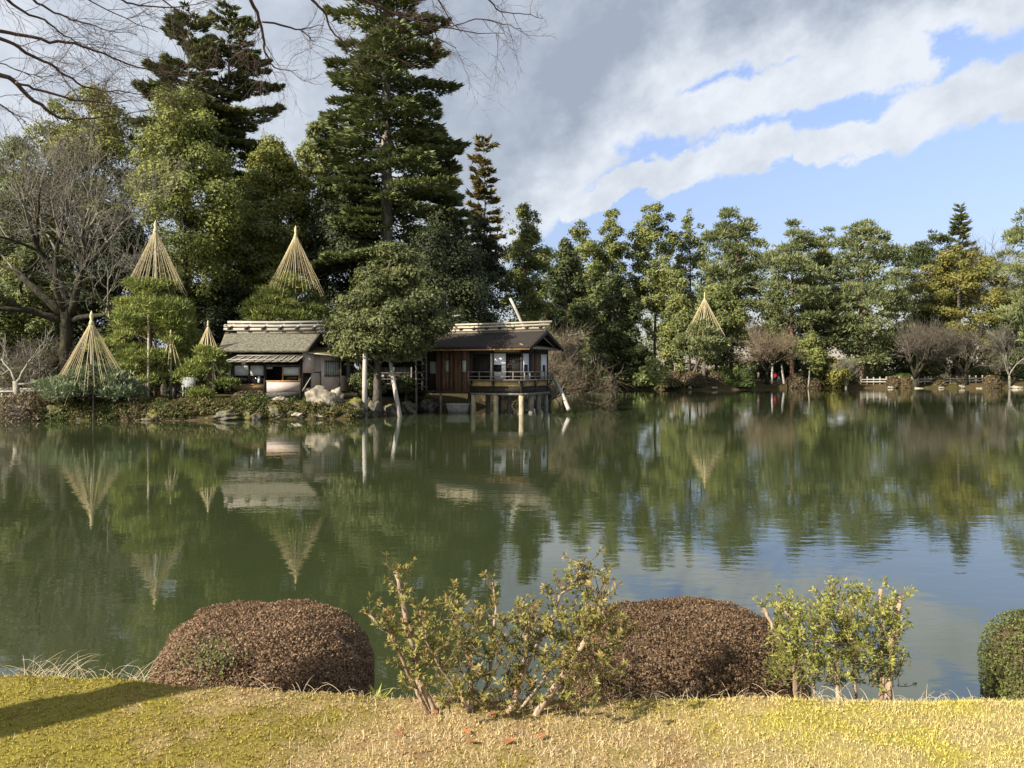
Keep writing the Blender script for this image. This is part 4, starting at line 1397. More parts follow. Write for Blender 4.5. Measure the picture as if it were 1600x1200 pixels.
fir_tree('fir_tree', 'tall dark fir, right one of the pair at upper left', 358, 88, 2, 290, 112, seed=42, n=34000, power=0.55, step=1.1, keep=0.6, trunk_r=0.45, group='tall firs')
fir_tree('fir_tree', 'giant dark fir towering out of the top of the picture', 604, 70, -230, 425, 152, seed=43, n=78000, power=0.46, step=0.8, trunk_r=0.68, group='tall firs', keep=0.72, irregular=0.55, up1=0.35, fan=0.4)
fir_tree('fir_tree', 'smaller dark fir against the lower right side of the giant fir', 693, 73, 235, 440, 78, seed=44, n=26000, power=0.75, step=0.6, trunk_r=0.3, group='tall firs')
fir_tree('cedar_tree', 'spindly brownish cedar standing alone against the grey sky', 757, 90, 212, 420, 36, seed=45, n=7000, power=0.35, step=0.8, mat_='cedar', trunk_r=0.2, size=0.6, keep=0.75, irregular=0.6, up1=0.6, fan=0.28)

# ------------------------------------------------------------------ bare trees, left
C1 = dict(CFG, levels=5, kids=(4, 4, 4, 3, 3), seg=(7, 6, 5, 4, 3, 2), wander=0.2, up=0.10, ratio=(0.55, 0.78), rmin=0.016, ang=(0.4, 1.0))
bare_tree('cherry_tree', 'big bare tree with mossy trunk and pale twigs at left', 104, 56, [
    ((-0.2, 0, 6.0), (-0.75, 0.1, 0.75), 6.2, 0.34), ((0, 0, 6.3), (-0.12, 0.2, 1), 6.5, 0.34), ((0.3, 0, 6.0), (0.62, -0.1, 0.7), 6.0, 0.32),
    ((-0.3, 0, 5.6), (-1, -0.15, 0.05), 5.0, 0.30), ((0.4, 0, 5.6), (1, 0.1, 0.32), 4.6, 0.22), ((0, 0.2, 6.2), (0.25, 0.6, 0.9), 6.0, 0.26), ((0, -0.2, 6.2), (-0.35, -0.5, 0.9), 5.8, 0.24)],
    51, C1, 'bark_moss', 'twig_grey', trunk=[(0.15, 0, -0.1, 0.62), (0.1, 0.1, 1.5, 0.46), (-0.12, 0, 3.2, 0.40), (0.05, 0, 5.0, 0.43), (0, 0, 6.4, 0.48), (0, 0, 7.2, 0.3)], cut=0.10)
C2 = dict(CFG, levels=4, kids=(6, 6, 6, 5), seg=(4, 4, 4, 3, 2), wander=0.2, up=-0.02, ratio=(0.55, 0.8), rmin=0.012, ang=(0.5, 1.2))
bare_tree('cherry_tree', 'dense tan leafless tree behind the pavilion roof', 838, 63, [((0, 0, 1.5), (0.3, 0, 1), 3.2, 0.16), ((0, 0, 1.3), (-0.7, 0, 0.8), 3.4, 0.15), ((0, 0, 1.3), (0.9, 0.1, 0.5), 3.2, 0.14), ((0, 0, 1.6), (-0.2, 0.3, 1), 3.4, 0.14)],
          52, C2, 'bark', 'twig_tan', trunk=[(0, 0, -0.2, 0.28), (0, 0, 1.7, 0.2)], cut=0.06)
C3 = dict(CFG, levels=3, kids=(4, 4, 4), seg=(5, 4, 3, 3), wander=0.2, up=0.12, ratio=(0.5, 0.75), rmin=0.018)
bare_tree('plum_tree', 'small bare tree with dark trunk and pale pruned limbs on left shore', 25, 47.6, [((0.02, 0, 1.3), (0.75, 0, 0.55), 2.0, 0.10), ((-0.05, 0, 1.4), (-0.7, 0, 0.9), 1.9, 0.08), ((0.1, 0, 1.2), (1, 0.1, 0.15), 1.6, 0.07)],
          53, C3, 'bark_pale', 'twig_grey', trunk=[(0.1, 0, -0.2, 0.26), (0.05, 0, 0.6, 0.2), (-0.02, 0, 1.4, 0.17)], cut=0.02)
bare_tree('maple_shrub', 'reddish brown leafless shrub behind the small bare tree', 68, 55, [((0, 0, 0.2), (0.5, 0, 0.9), 2.2, 0.07), ((0, 0, 0.2), (-0.6, 0, 0.8), 2.2, 0.07), ((0, 0, 0.2), (0, 0.3, 1), 2.3, 0.07), ((0, 0, 0.2), (1, 0, 0.45), 2.2, 0.06), ((0, 0, 0.2), (-1, 0, 0.4), 2.0, 0.06)],
          54, dict(C2, levels=4, kids=(6, 6, 5, 3)), 'bark', 'twig_brown', cut=0.05, cat='shrub')

# ------------------------------------------------------------------ garden pines with rope cones
PINE = dict(needle=True, flat=0.4, up=0.8, bark='bark_red', fork=0.4)
leafy_tree('pine_tree', 'tall layered garden pine under the tallest rope cone', 236, 52, 436, 606, 74, 'pine', 100, 640, seed=61, size=(0.25, 0.055), rc=0.82, trunk_r=0.17, profile=((0, 0.6), (0.15, 0.8), (0.45, 1.0), (0.75, 0.75), (1.0, 0.4)), group='garden pines', **PINE)
leafy_tree('pine_tree', 'yellow green pine under the rope cone behind the tea house', 450, 64, 425, 520, 66, 'pine', 66, 620, seed=62, size=(0.28, 0.06), rc=0.95, trunk_r=0.17, profile=((0, 1.0), (0.4, 1.0), (0.7, 0.65), (1.0, 0.3)), group='garden pines', **PINE)
leafy_tree('pine_tree', 'low spreading blue green pine at the water under the left cone', 143, 47.2, 572, 643, 66, 'pine_low', 52, 420, seed=63, size=(0.22, 0.07), rc=0.75, trunk_r=0.11, profile=((0, 1.0), (0.4, 1.0), (0.75, 0.75), (1.0, 0.3)), group='garden pines', **PINE)
leafy_tree('pine_tree', 'small layered pine left of the tea house wall', 326, 49.2, 540, 618, 40, 'pine', 26, 520, seed=64, size=(0.2, 0.05), rc=0.62, trunk_r=0.09, profile=((0, 0.9), (0.4, 1.0), (1.0, 0.5)), group='garden pines', **PINE)
FPINE = leafy_tree('pine_tree', 'layered pine at the far shore under the distant rope cone', 1098, 119, 500, 568, 44, 'pine_far', 34, 420, seed=65, size=(0.45, 0.12), rc=1.4, trunk_r=0.2, group='garden pines', tbase=1085, **PINE)


def rope_cone(label, tip, d, n, halfw, bot, seed, pole_to=None, jit=0.12, r=0.0125, finial=True, skew=0.0):
    rng = np.random.default_rng(seed)
    T = P(tip[0], tip[1], d)
    R = halfw / F * d
    zb = Z(bot, d)
    t = thing('rope_cone', label, 'rope cone', (T[0], T[1], gz(T[0], T[1])), 'snow ropes over garden pines')
    zp = Z(pole_to, d) if pole_to else gz(T[0], T[1])
    MB().tube([(T[0], T[1], zp), (T[0], T[1], T[2])], (0.075, 0.045), 8).build('pole', M['bamboo_pole'], t, smooth=True)
    if finial:
        h = (T[2] - zb) * 0.09
        k = min(1.0, h / 0.4)
        MB().tube([T + np.array((0, 0, dz * h)) for dz in (-0.95, -0.8, -0.45, -0.2, 0.2, 0.6, 0.95)], np.array((0.10, 0.17, 0.13, 0.08, 0.13, 0.08, 0.02)) * k, 8).build('finial', M['rope'], t, smooth=True)
    for i in range(n):
        a = 2 * math.pi * i / n + rng.uniform(-0.05, 0.05)
        f = rng.uniform(1 - jit * 2, 1.0)
        q = np.array((T[0] + math.cos(a) * R * f + skew * R, T[1] + math.sin(a) * R * f, T[2] - (T[2] - zb) * f * rng.uniform(1 - jit, 1)))
        s = T + np.array((math.cos(a) * 0.05, math.sin(a) * 0.05, -0.25 if finial else 0))
        mid = (s + q) / 2 - np.array((0, 0, 0.012 * np.linalg.norm(s - q)))
        MB().tube([s, mid, q], r, 4, cap=False).build('rope', M['rope'], t)
    return t


rope_cone('tallest rope cone, above the layered pine left of the tea house', (243, 354), 52.4, 46, 47, 470, 71)
rope_cone('rope cone rising behind the tea house ridge', (462, 362), 64, 44, 47, 474, 72, r=0.016)
rope_cone('wide rope cone low at the left shore reaching the pond edge', (143, 497), 47.2, 44, 64, 634, 73)
rope_cone('small rope cone inside the tall layered pine', (267, 520), 50.6, 9, 19, 585, 74, r=0.02)
rope_cone('small rope cone beside the left end of the tea house roof', (325, 505), 49.6, 16, 20, 560, 75, r=0.018)
rope_cone('distant rope cone on the far shore', (1101, 463), 120, 26, 40, 548, 76, r=0.03)
rope_cone('small hidden rope fan above the low pine beside the tea house', (333, 566), 49.0, 6, 17, 598, 77, r=0.016, finial=False)


def pole(label, a, b, d0, d1, r, m='log_pale', name='prop_pole', group=None):
    p, q = P(*a, d0), P(*b, d1)
    rng = np.random.default_rng(int(a[0]))
    o = MB().tube([p, p * 0.6 + q * 0.4 + rng.normal(0, 0.02, 3), q], (r * 1.1, r, r * 0.85), 8).build(name, M[m], smooth=True)
    return tag(o, label, 'pole', group)


pole('pale upright post standing in the pond under the pruned evergreen', (570, 656), (571, 503), 48.3, 48.6, 0.15)
pole('pale leaning post in the pond right of the upright post', (625, 652), (607, 548), 49.6, 50.6, 0.14)
pole('pale straight prop pole in front of the tall layered pine', (231, 634), (232, 492), 48.6, 50.5, 0.07, 'bamboo_pole')
pole('dark thin prop pole behind the tall layered pine', (243.5, 622), (243, 515), 50.5, 51.5, 0.09, 'bark')
pole('thin prop pole rising from the pond beneath the left cone', (146, 662), (146, 560), 45.3, 46.4, 0.045, 'bark')
pole('white prop post under the bare cherry on the far shore, upright one', (1206, 600), (1207, 568), 126.2, 127.0, 0.17)
pole('white prop post under the bare cherry on the far shore, leaning one', (1225, 600), (1221, 570), 126.2, 127.0, 0.17)
pole('dark upright prop post beneath the distant rope cone', (1100, 606), (1100, 560), 117.5, 118.5, 0.28, 'bark')

# the broad pruned evergreen between the two houses
leafy_tree('pruned_evergreen', 'broad cloud pruned evergreen leaning over the pond between the houses', 598, 50.6, 378, 562, 100, 'oak', 112, 700, seed=81, size=(0.18, 0.13), rc=1.05, flat=0.52, xtop=0.9, trunk_r=0.28, tbase=596,
           profile=((0, 0.6), (0.12, 0.9), (0.35, 1.0), (0.6, 0.8), (0.8, 0.5), (1.0, 0.22)), up=0.75, fork=0.15, inner=0.35, depthk=0.62)
leafy_tree('camellia_bush', 'dark glossy round bush below the pruned evergreen', 578, 51.6, 562, 618, 27, 'broad_dark', 26, 420, seed=82, size=(0.13, 0.1), rc=0.45, cat='bush')
leafy_tree('camellia_bush', 'dark glossy bush at the corridor under the pruned evergreen', 634, 56.0, 585, 625, 18, 'broad_dark', 16, 320, seed=83, size=(0.14, 0.1), rc=0.45, cat='bush')

# ------------------------------------------------------------------ far shore
FW = 'far shore woods'
fs = dict(size=(0.40, 0.28), group=FW)
leafy_tree('broadleaf_tree', 'dark broadleaf tree on the far shore next to the pavilion roof', 882, 122, 372, 590, 42, 'broad_dark', 60, 330, seed=101, **fs)
leafy_tree('broadleaf_tree', 'green far shore tree, first tall one right of the pavilion', 908, 139, 338, 585, 46, 'broad_mid', 70, 330, seed=102, inner=0.35, **fs)
leafy_tree('broadleaf_tree', 'green far shore tree with rounded top, second right of the pavilion', 957, 142, 325, 560, 40, 'broad_mid', 66, 320, seed=103, inner=0.35, profile=((0, 0.6), (0.4, 1.0), (0.75, 0.75), (0.9, 0.6), (1.0, 0.3)), **fs)
leafy_tree('broadleaf_tree', 'tall narrow far shore tree behind the ivy clad trunk', 1022, 144, 316, 540, 42, 'broad_mid', 66, 300, seed=104, inner=0.35, profile=((0, 0.6), (0.4, 0.9), (0.75, 0.95), (0.92, 0.7), (1.0, 0.35)), **fs)
leafy_tree('broadleaf_tree', 'sparse far shore tree with open crown left of the distant cone', 1078, 148, 320, 540, 36, 'broad_mid', 48, 210, seed=105, inner=0.3, **fs)
leafy_tree('broadleaf_tree', 'dark mid height tree on the far shore between pavilion and ivy tree', 955, 131, 425, 588, 52, 'broad_dark', 62, 320, seed=106, **fs)
leafy_tree('broadleaf_tree', 'ivy clad columnar tree with pale trunk on the far shore', 1055, 124, 420, 580, 27, 'broad_mid', 50, 240, seed=107, bark='bark_pale', rc=1.2, size=(0.36, 0.26), group=FW, profile=((0, 0.6), (0.5, 1), (1, 0.5)))
leafy_tree('broadleaf_tree', 'dense green tree directly behind the distant rope cone', 1122, 131, 440, 575, 50, 'broad_mid', 60, 300, seed=108, **fs)
leafy_tree('broadleaf_tree', 'small dark evergreen at the far bank right of the pavilion', 996, 127, 535, 597, 38, 'broad_dark', 36, 260, seed=109, rc=1.1, size=(0.36, 0.26), group=FW)
leafy_tree('broadleaf_tree', 'small broadleaf tree with pale forked trunk on the far bank', 1268, 126.8, 515, 583, 24, 'broad_mid', 30, 220, seed=110, rc=0.9, bark='bark_pale', size=(0.34, 0.25), group=FW, tbase=1262)
leafy_tree('broadleaf_tree', 'spreading olive yellow tree on the far shore near the right edge', 1492, 140, 380, 560, 84, 'olive', 130, 240, seed=111, flat=0.55, rc=1.6, inner=0.3, **fs)
leafy_tree('broadleaf_tree', 'dark evergreen low at the right edge of the far shore', 1585, 137, 455, 592, 50, 'broad_dark', 55, 300, seed=112, **fs)
leafy_tree('broadleaf_tree', 'dark bushy evergreen behind the big bare cherries on the far shore', 1440, 140, 470, 595, 62, 'broad_dark', 55, 300, seed=113, **fs)
leafy_tree('broadleaf_tree', 'pale green round bush below the far pines', 1302, 128, 558, 600, 30, 'olive', 26, 240, seed=114, rc=0.9, size=(0.34, 0.25), group=FW, cat='bush')
leafy_tree('broadleaf_tree', 'dark low evergreen between the far pine trunks', 1215, 141, 480, 595, 45, 'broad_dark', 50, 280, seed=115, **fs)
fp = dict(PINE, size=(0.55, 0.15), group='far shore pines', inner=0.3)
leafy_tree('pine_tree', 'feathery far shore pine with slanting top right of the distant cone', 1142, 138, 322, 520, 56, 'pine_far', 115, 260, seed=121, rc=1.5, trunk_r=0.32, **fp)
leafy_tree('pine_tree', 'far shore pine with two red trunks, middle of the right hand pines', 1240, 132, 345, 560, 60, 'pine_far', 120, 260, seed=122, rc=1.5, trunk_r=0.38, **fp)
leafy_tree('pine_tree', 'largest layered pine on the far shore', 1348, 133, 345, 575, 74, 'pine_far', 165, 270, seed=123, rc=1.6, trunk_r=0.40, profile=((0, 0.5), (0.2, 0.9), (0.45, 1.0), (0.7, 0.85), (0.9, 0.55), (1, 0.3)), **fp)
leafy_tree('pine_tree', 'slim far shore pine tucked left of the largest layered pine', 1292, 138, 352, 560, 38, 'pine_far', 75, 240, seed=124, rc=1.35, trunk_r=0.3, **fp)
leafy_tree('pine_tree', 'dark pine crown showing above the olive yellow tree', 1455, 152, 358, 520, 52, 'broad_dark', 80, 240, seed=125, rc=1.6, trunk_r=0.32, **fp)
leafy_tree('pine_tree', 'pine leaning in from the right edge of the picture', 1632, 118, 285, 560, 62, 'pine_far', 100, 260, seed=126, rc=1.5, trunk_r=0.32, **fp)
fir_tree('spruce_tree', 'pointed spruce tip standing above the olive yellow tree', 1500, 160, 320, 470, 40, seed=127, n=9000, power=0.9, step=1.1, trunk_r=0.2, size=1.0, up1=0.6, irregular=0.25, mat_='pine_far')
CF = dict(CFG, levels=4, kids=(5, 5, 4, 4), seg=(5, 4, 3, 3, 2), wander=0.16, up=0.07, ratio=(0.58, 0.82), rmin=0.026, ang=(0.35, 0.85))


def far_bare(label, px, d, h, seed, twig, spread=1.0, n=5, bark='bark_moss', cfg=CF, r=0.3):
    rng = np.random.default_rng(seed)
    lim = []
    for i in range(n):
        a = 2 * math.pi * i / n + rng.uniform(-0.4, 0.4)
        lim.append(((0, 0, h * 0.2), (math.cos(a) * spread, math.sin(a) * spread * 0.7, rng.uniform(0.9, 1.5)), h * 0.38, r * 0.55))
    return bare_tree('cherry_tree', label, px, d, lim, seed, cfg, bark, twig, 'bare cherries on the far shore', trunk=[(0.1, 0, -0.2, r * 1.2), (0, 0, h * 0.17, r * 0.9), (0, 0, h * 0.22, r * 0.5)], cut=0.10)


far_bare('large bare brown cherry with mossy forked trunk on the far shore', 1430, 126.6, 11.0, 131, 'twig_brown', 0.9, 6, r=0.5)
far_bare('bare brown cherry right of the large one on the far shore', 1508, 128, 8.5, 132, 'twig_brown', 1.0, 6, r=0.4)
far_bare('bare pinkish cherry propped on white posts on the far shore', 1198, 127.5, 9.5, 133, 'twig_tan', 1.3, 6, r=0.3)
far_bare('thin pale bare tree at the right end of the far shore', 1577, 126.8, 9.5, 134, 'twig_grey', 0.6, 4, 'bark_pale', r=0.2)
far_bare('small pale bare sapling between the far pines', 1322, 126.6, 6.0, 135, 'twig_grey', 0.7, 4, 'bark_pale', dict(CF, levels=3), r=0.2)
far_bare('brown leafless crown behind the right edge pine', 1560, 152, 24, 136, 'twig_brown', 0.7, 6, r=0.4)
far_bare('tan leafless scrub on the bank just right of the pavilion', 900, 129, 6.0, 137, 'twig_tan', 1.0, 7, r=0.25)
far_bare('tan leafless tree beside the pavilion gable', 858, 82, 7.0, 138, 'twig_tan', 1.1, 6, cfg=dict(CF, rmin=0.015), r=0.2)
far_bare('pale slender bare tree in the shade of the far shore trees', 963, 130, 8.0, 139, 'twig_grey', 0.5, 4, 'bark_pale', dict(CF, levels=3), r=0.22)
for i, (a, b) in enumerate((((1078, 600), (1092, 563)), ((1083, 602), (1101, 572)))):
    MB().tube([P(*a, 117.6), P((a[0] + b[0]) / 2 - 1, (a[1] + b[1]) / 2, 118.1), P(*b, 118.6)], (0.25, 0.22, 0.18), 8).build('trunk', M['bark'], FPINE, smooth=True)


def leaf_mass(name, label, rows, leaf, seed, dens, size, kind='stuff'):
    """uncountable undergrowth: rows = (px0, px1, d0, d1, zlo, zhi, n, r)"""
    rng = np.random.default_rng(seed)
    VV, QQ, TT, k = [], [], [], 0
    for px0, px1, d0, d1, zlo, zhi, n, r in rows:
        d = rng.uniform(d0, d1, n)
        x = X(rng.uniform(px0, px1, n), d)
        z = 0.9 + zlo + (zhi - zlo) * rng.uniform(0, 1, n) ** 1.3
        C = np.stack((x, d, z), -1)
        rad = r * rng.uniform(0.6, 1.3, n)
        idx = np.repeat(np.arange(n), dens)
        N = len(idx)
        dirn = nrm(rng.normal(0, 1, (N, 3)) + np.array((0, 0, 0.4)))
        pos = C[idx] + dirn * (rad[idx] * rng.uniform(0.5, 1.05, N))[:, None]
        pos[:, 2] = np.maximum(pos[:, 2], 0.7)
        normal = nrm(dirn + rng.normal(0, 0.6, (N, 3)))
        L = size * rng.uniform(0.6, 1.4, N)
        V, Q = leaf_tris(pos, normal, np.cross(normal, rng.normal(0, 1, (N, 3))), L, L * 0.75)
        VV.append(V)
        QQ.append(Q + k)
        TT.append(np.clip(rng.uniform(0, 0.6, n)[idx] + rng.uniform(0, 0.4, N), 0, 1))
        k += len(V)
    o = link(name, make_mesh(name, np.vstack(VV), [np.vstack(QQ)], np.concatenate(TT)), M[leaf])
    return tag(o, label, 'undergrowth', kind=kind)


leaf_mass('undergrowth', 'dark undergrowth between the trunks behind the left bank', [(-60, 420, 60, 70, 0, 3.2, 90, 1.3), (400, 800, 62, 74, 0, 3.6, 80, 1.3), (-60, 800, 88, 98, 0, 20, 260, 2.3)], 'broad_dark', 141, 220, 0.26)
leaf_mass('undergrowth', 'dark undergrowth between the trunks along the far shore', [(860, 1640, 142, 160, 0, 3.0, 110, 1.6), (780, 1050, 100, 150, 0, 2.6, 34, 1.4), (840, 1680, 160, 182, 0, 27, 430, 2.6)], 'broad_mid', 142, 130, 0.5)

# clipped mounds on the far bank
mounds = [(1048, 604, 117.3, 16, 14, 'clip_brown', 'low brown clipped mound at the water, leftmost on the far bank'), (1046, 594, 121, 21, 15, 'clip_brown', 'dark brown clipped mound behind the leftmost low one'),
          (1083, 603, 118.2, 21, 22, 'clip_brown', 'brown clipped mound in front of the leaning pine trunks'), (1110, 603, 119.5, 20, 24, 'clip_brown', 'dark clipped mound between the pine prop and the green mounds'),
          (1131, 602, 120, 17, 27, 'clip_green', 'bright green tall clipped mound right of the distant cone'), (1162, 604, 118.6, 17, 27, 'clip_green', 'green clipped mound, right one of the green pair'),
          (1243, 606, 124.8, 17, 21, 'clip_brown', 'olive clipped mound, left one of the pair by white props'), (1270, 607, 124.8, 12, 16, 'clip_brown', 'small olive clipped mound next to the pair by white props'),
          (1338, 602, 126.5, 11, 14, 'clip_brown', 'brown clipped mound at the left end of the white fence'), (1394, 605, 125.5, 13, 17, 'clip_brown', 'brown clipped mound in the middle of the white fence'),
          (1415, 606, 125, 11, 17, 'clip_brown', 'brown clipped mound touching the trunk of the large bare cherry'), (1412, 596, 129, 14, 12, 'clip_green', 'green clipped mound behind the brown ones at the white fence'),
          (1464, 605, 125.5, 13, 16, 'clip_brown', 'brown clipped mound right of the large bare cherry trunk'), (1494, 604, 126, 14, 17, 'clip_brown', 'brown clipped mound beside the white fence, left of a twin'),
          (1512, 604, 126.6, 15, 18, 'clip_brown', 'brown clipped mound beside the white fence, right of a twin'), (1549, 607, 125, 16, 20, 'clip_brown', 'reddish brown square clipped mound near the right edge')]
for i, (px, py, d, hw, h, m_, lab) in enumerate(mounds):
    if px > 1180: d += 3.0
    r = hw / F * d
    dome_bush('clipped_bush', lab, X(px, d), d, Z(py, d), r, r * 0.9, h / F * d, m_, 1800, 0.22, 200 + i, group='clipped mounds on the far bank', low=0.0, power=2.4)
# near-left shore shrubs
shr = [(38, 656, 46.3, 44, 44, 'shrub_tan', 'tan twiggy bush at the pond edge on the far left'), (96, 656, 46.6, 34, 22, 'shrub_green', 'dark low bush at the pond edge under the left cone'),
       (178, 656, 46.6, 30, 24, 'shrub_green', 'green low bush at the pond edge right of the left cone'), (213, 656, 46.4, 26, 20, 'shrub_brown', 'brown low bush at the pond edge by the pale prop pole'),
       (255, 652, 46.9, 24, 22, 'shrub_green', 'dark green bush at the pond edge before the standing stones'), (395, 646, 48.0, 34, 28, 'shrub_green', 'dark green spreading bush before the tea house window'),
       (385, 628, 48.8, 22, 17, 'shrub_brown', 'brown flat topped bush before the tea house, left one'), (402, 624, 49.0, 13, 13, 'shrub_brown', 'brown rounded bush touching the tea house wall'),
       (457, 645, 48.2, 12, 23, 'clip_green', 'small round green ball bush below the plaster wall'), (480, 636, 49.2, 9, 18, 'clip_green', 'small dark round bush beside the pale boulder'),
       (345, 655, 47.4, 16, 14, 'shrub_green', 'low green bush between boulders left of the tea house'), (120, 630, 50, 30, 16, 'shrub_green', 'green bush at the rail fence behind the left cone'), (425, 652, 47.4, 14, 20, 'shrub_brown', 'brown dry bush between the mossy boulders')]
for i, (px, py, d, hw, h, m_, lab) in enumerate(shr):
    r = hw / F * d
    dome_bush('shore_bush', lab, X(px, d), d, Z(py, d), r, r * 0.8, h / F * d, m_, 3800 if hw > 20 else 1500, 0.12, 240 + i, low=-0.1, rough=0.16, power=2.2, thick=0.3)

# boulders along the left shore
rk = [(503, 640, 48.4, 46, 32, 'rock_pale', 'biggest pale boulder under the tea house wing'), (379, 657, 46.9, 40, 18, 'rock_moss', 'yellow mossy flat boulder at the water left of the tea house'), (428, 655, 47.2, 30, 22, 'rock_moss', 'mossy slanted boulder below the tea house corner'),
      (468, 653, 47.3, 32, 9, 'rock_pale', 'long low pale stone at the water below the ball bush'), (486, 648, 48.2, 14, 12, 'rock', 'small grey stone at the left foot of the biggest pale boulder'),
      (527, 634, 49.2, 28, 24, 'rock_pale', 'pale boulder right of the biggest one'), (503, 653, 47.6, 42, 9, 'rock_pale', 'flat pale stone at the water below the biggest boulder'),
      (521, 652, 48.0, 22, 20, 'rock', 'grey boulder at the water right of the biggest pale one'), (556, 654, 48.0, 26, 30, 'rock_moss', 'greenish pointed boulder left of the upright post'),
      (540, 654, 47.9, 16, 14, 'rock_moss', 'small yellow mossy stone beside the greenish boulder'), (585, 654, 49.2, 24, 28, 'rock', 'grey block stone behind the upright post'),
      (612, 648, 51.5, 26, 20, 'rock', 'dark boulder behind the leaning post'), (640, 646, 53.5, 30, 18, 'rock', 'dark boulder below the corridor'), (672, 644, 56, 36, 24, 'rock', 'dark round boulder in the shade under the pavilion'),
      (290, 650, 47.6, 20, 20, 'rock_moss', 'round mossy boulder under the picket fence'), (314, 657, 46.8, 28, 26, 'rock_moss', 'mossy boulder with pale face left of the tea house'), (270, 657, 46.4, 26, 14, 'rock_moss', 'low mossy stone by the bush before the standing stones'),
      (350, 658, 46.7, 18, 16, 'rock_moss', 'tan mossy stone left of the yellow flat boulder'), (298, 658, 46.1, 16, 7, 'rock', 'small flat stone in the shallow water'), (400, 658, 46.5, 18, 12, 'rock', 'brown stone right of the yellow flat boulder'), (440, 630, 49.3, 30, 10, 'rock_pale', 'pale stone behind the ball bush'),
      (160, 659, 45.9, 22, 8, 'rock_moss', 'small mossy stone at the pond edge under the left cone'), (12, 658, 46.0, 24, 14, 'rock_moss', 'yellow mossy bank stone at the far left edge'), (232, 659, 45.9, 24, 10, 'rock', 'brown low stone at the foot of the pale prop pole'), (197, 659, 45.9, 18, 8, 'rock', 'dark low stone between two shore bushes')]
for i, (px, py, d, w, h, m_, lab) in enumerate(rk):
    rock(lab, px, py, d, w, h, m_, 300 + i, group='boulders along the left shore')
rock('pale upright standing stone beside the prop pole', 227, 622, 50.5, 11, 24, 'rock_pale', 331, name='standing_stone', dk=0.7)
rock('mossy pointed standing stone left of the picket fence', 257, 624, 50.2, 12, 28, 'rock_moss', 332, name='standing_stone', dk=0.6)
rock('thin mossy standing stone leaning at the picket fence', 266, 622, 50.6, 6, 27, 'rock_moss', 333, name='standing_stone', dk=0.6)
fr = [(1078, 608, 116.2, 5, 4, 'small white stone on the far waterline below the distant cone'), (1117, 608, 116.4, 9, 4, 'pale flat stone on the far waterline right of the distant cone'), (1391, 607, 126.3, 10, 4, 'pale stone on the far bank below the white fence'), (1470, 608, 126, 12, 4, 'pale stone on the far bank right of the large bare cherry'),
      (1503, 606, 126.4, 9, 5, 'whitish stone on the far bank before the twin mounds'), (1590, 608, 125.6, 16, 6, 'pale stone on the far bank at the right edge'), (1530, 609, 125.8, 12, 4, 'flat grey stone on the far waterline near the right edge'), (1436, 609, 126.0, 14, 4, 'flat stone at the foot of the large bare cherry')]
for i, (px, py, d, w, h, lab) in enumerate(fr):
    rock(lab, px, py, d, w, h, 'rock_pale', 340 + i, group='stones on the far bank')


# ------------------------------------------------------------------ fences
def rail_fence(label, pts, rails, post_h, post_w, m, name='rail_fence', step=1.4, cap=False, rail_t=0.05):
    """pts: world (x,y) polyline"""
    t = thing(name, label, 'fence', (pts[0][0], pts[0][1], gz(*pts[0])))
    for (a, b) in zip(pts[:-1], pts[1:]):
        L = math.dist(a, b)
        n = max(1, int(L / step))
        for i in range(n + 1):
            x, y = a[0] + (b[0] - a[0]) * i / n, a[1] + (b[1] - a[1]) * i / n
            z = gz(x, y)
            MB().box(x - post_w / 2, x + post_w / 2, y - post_w / 2, y + post_w / 2, z - 0.2, z + post_h).build('post', M[m], t)
        for h in rails:
            MB().beam((a[0], a[1] - post_w * 0.7, gz(*a) + h), (b[0], b[1] - post_w * 0.7, gz(*b) + h), rail_t, rail_t * 1.3).build('rail', M[m], t)
    return t


rail_fence('low pale two rail fence along the path at the left shore', [(X(-40, 48.3), 48.3), (X(90, 48.6), 48.6), (X(215, 49), 49)], (0.28, 0.6), 0.66, 0.08, 'rail_white', rail_t=0.075)
rail_fence('low pale rail fence across the path further back on the left', [(X(-40, 58), 58), (X(90, 57.5), 57.5)], (0.5,), 0.7, 0.12, 'rail_white', rail_t=0.16, step=2.2)
rail_fence('white picket topped fence on the far right bank', [(X(1345, 128.5), 128.5), (X(1545, 128), 128)], (0.35, 0.75), 1.25, 0.16, 'rail_white', step=1.0, rail_t=0.14)
rail_fence('dim low fence on the far bank right of the pavilion', [(X(880, 133.6), 134.6), (X(1038, 132), 133)], (0.3, 0.7), 0.95, 0.12, 'log_grey', step=1.3, rail_t=0.12)


def picket():
    d = 50.4
    t = thing('picket_fence', 'dark bamboo picket fence between standing stones and tea house', 'fence', (X(296, d), d, 1.0))
    for i in range(11):
        px = 275 + i * 4.2
        x = X(px, d)
        MB().box(x - 0.04, x + 0.04, d - 0.03, d + 0.03, 0.9, Z(605 - (i % 2), d)).build('picket', M['dark_wood'], t)
    for py in (611, 619):
        MB().box(X(273, d), X(320, d), d - 0.08, d - 0.035, Z(py + 1.2, d), Z(py, d)).build('rail', M['dark_wood'], t)
    for px in (273, 321):
        MB().box(X(px, d) - 0.11, X(px, d) + 0.11, d - 0.11, d + 0.11, 0.8, Z(601, d)).build('post', M['dark_wood'], t)


picket()
MBk = MB


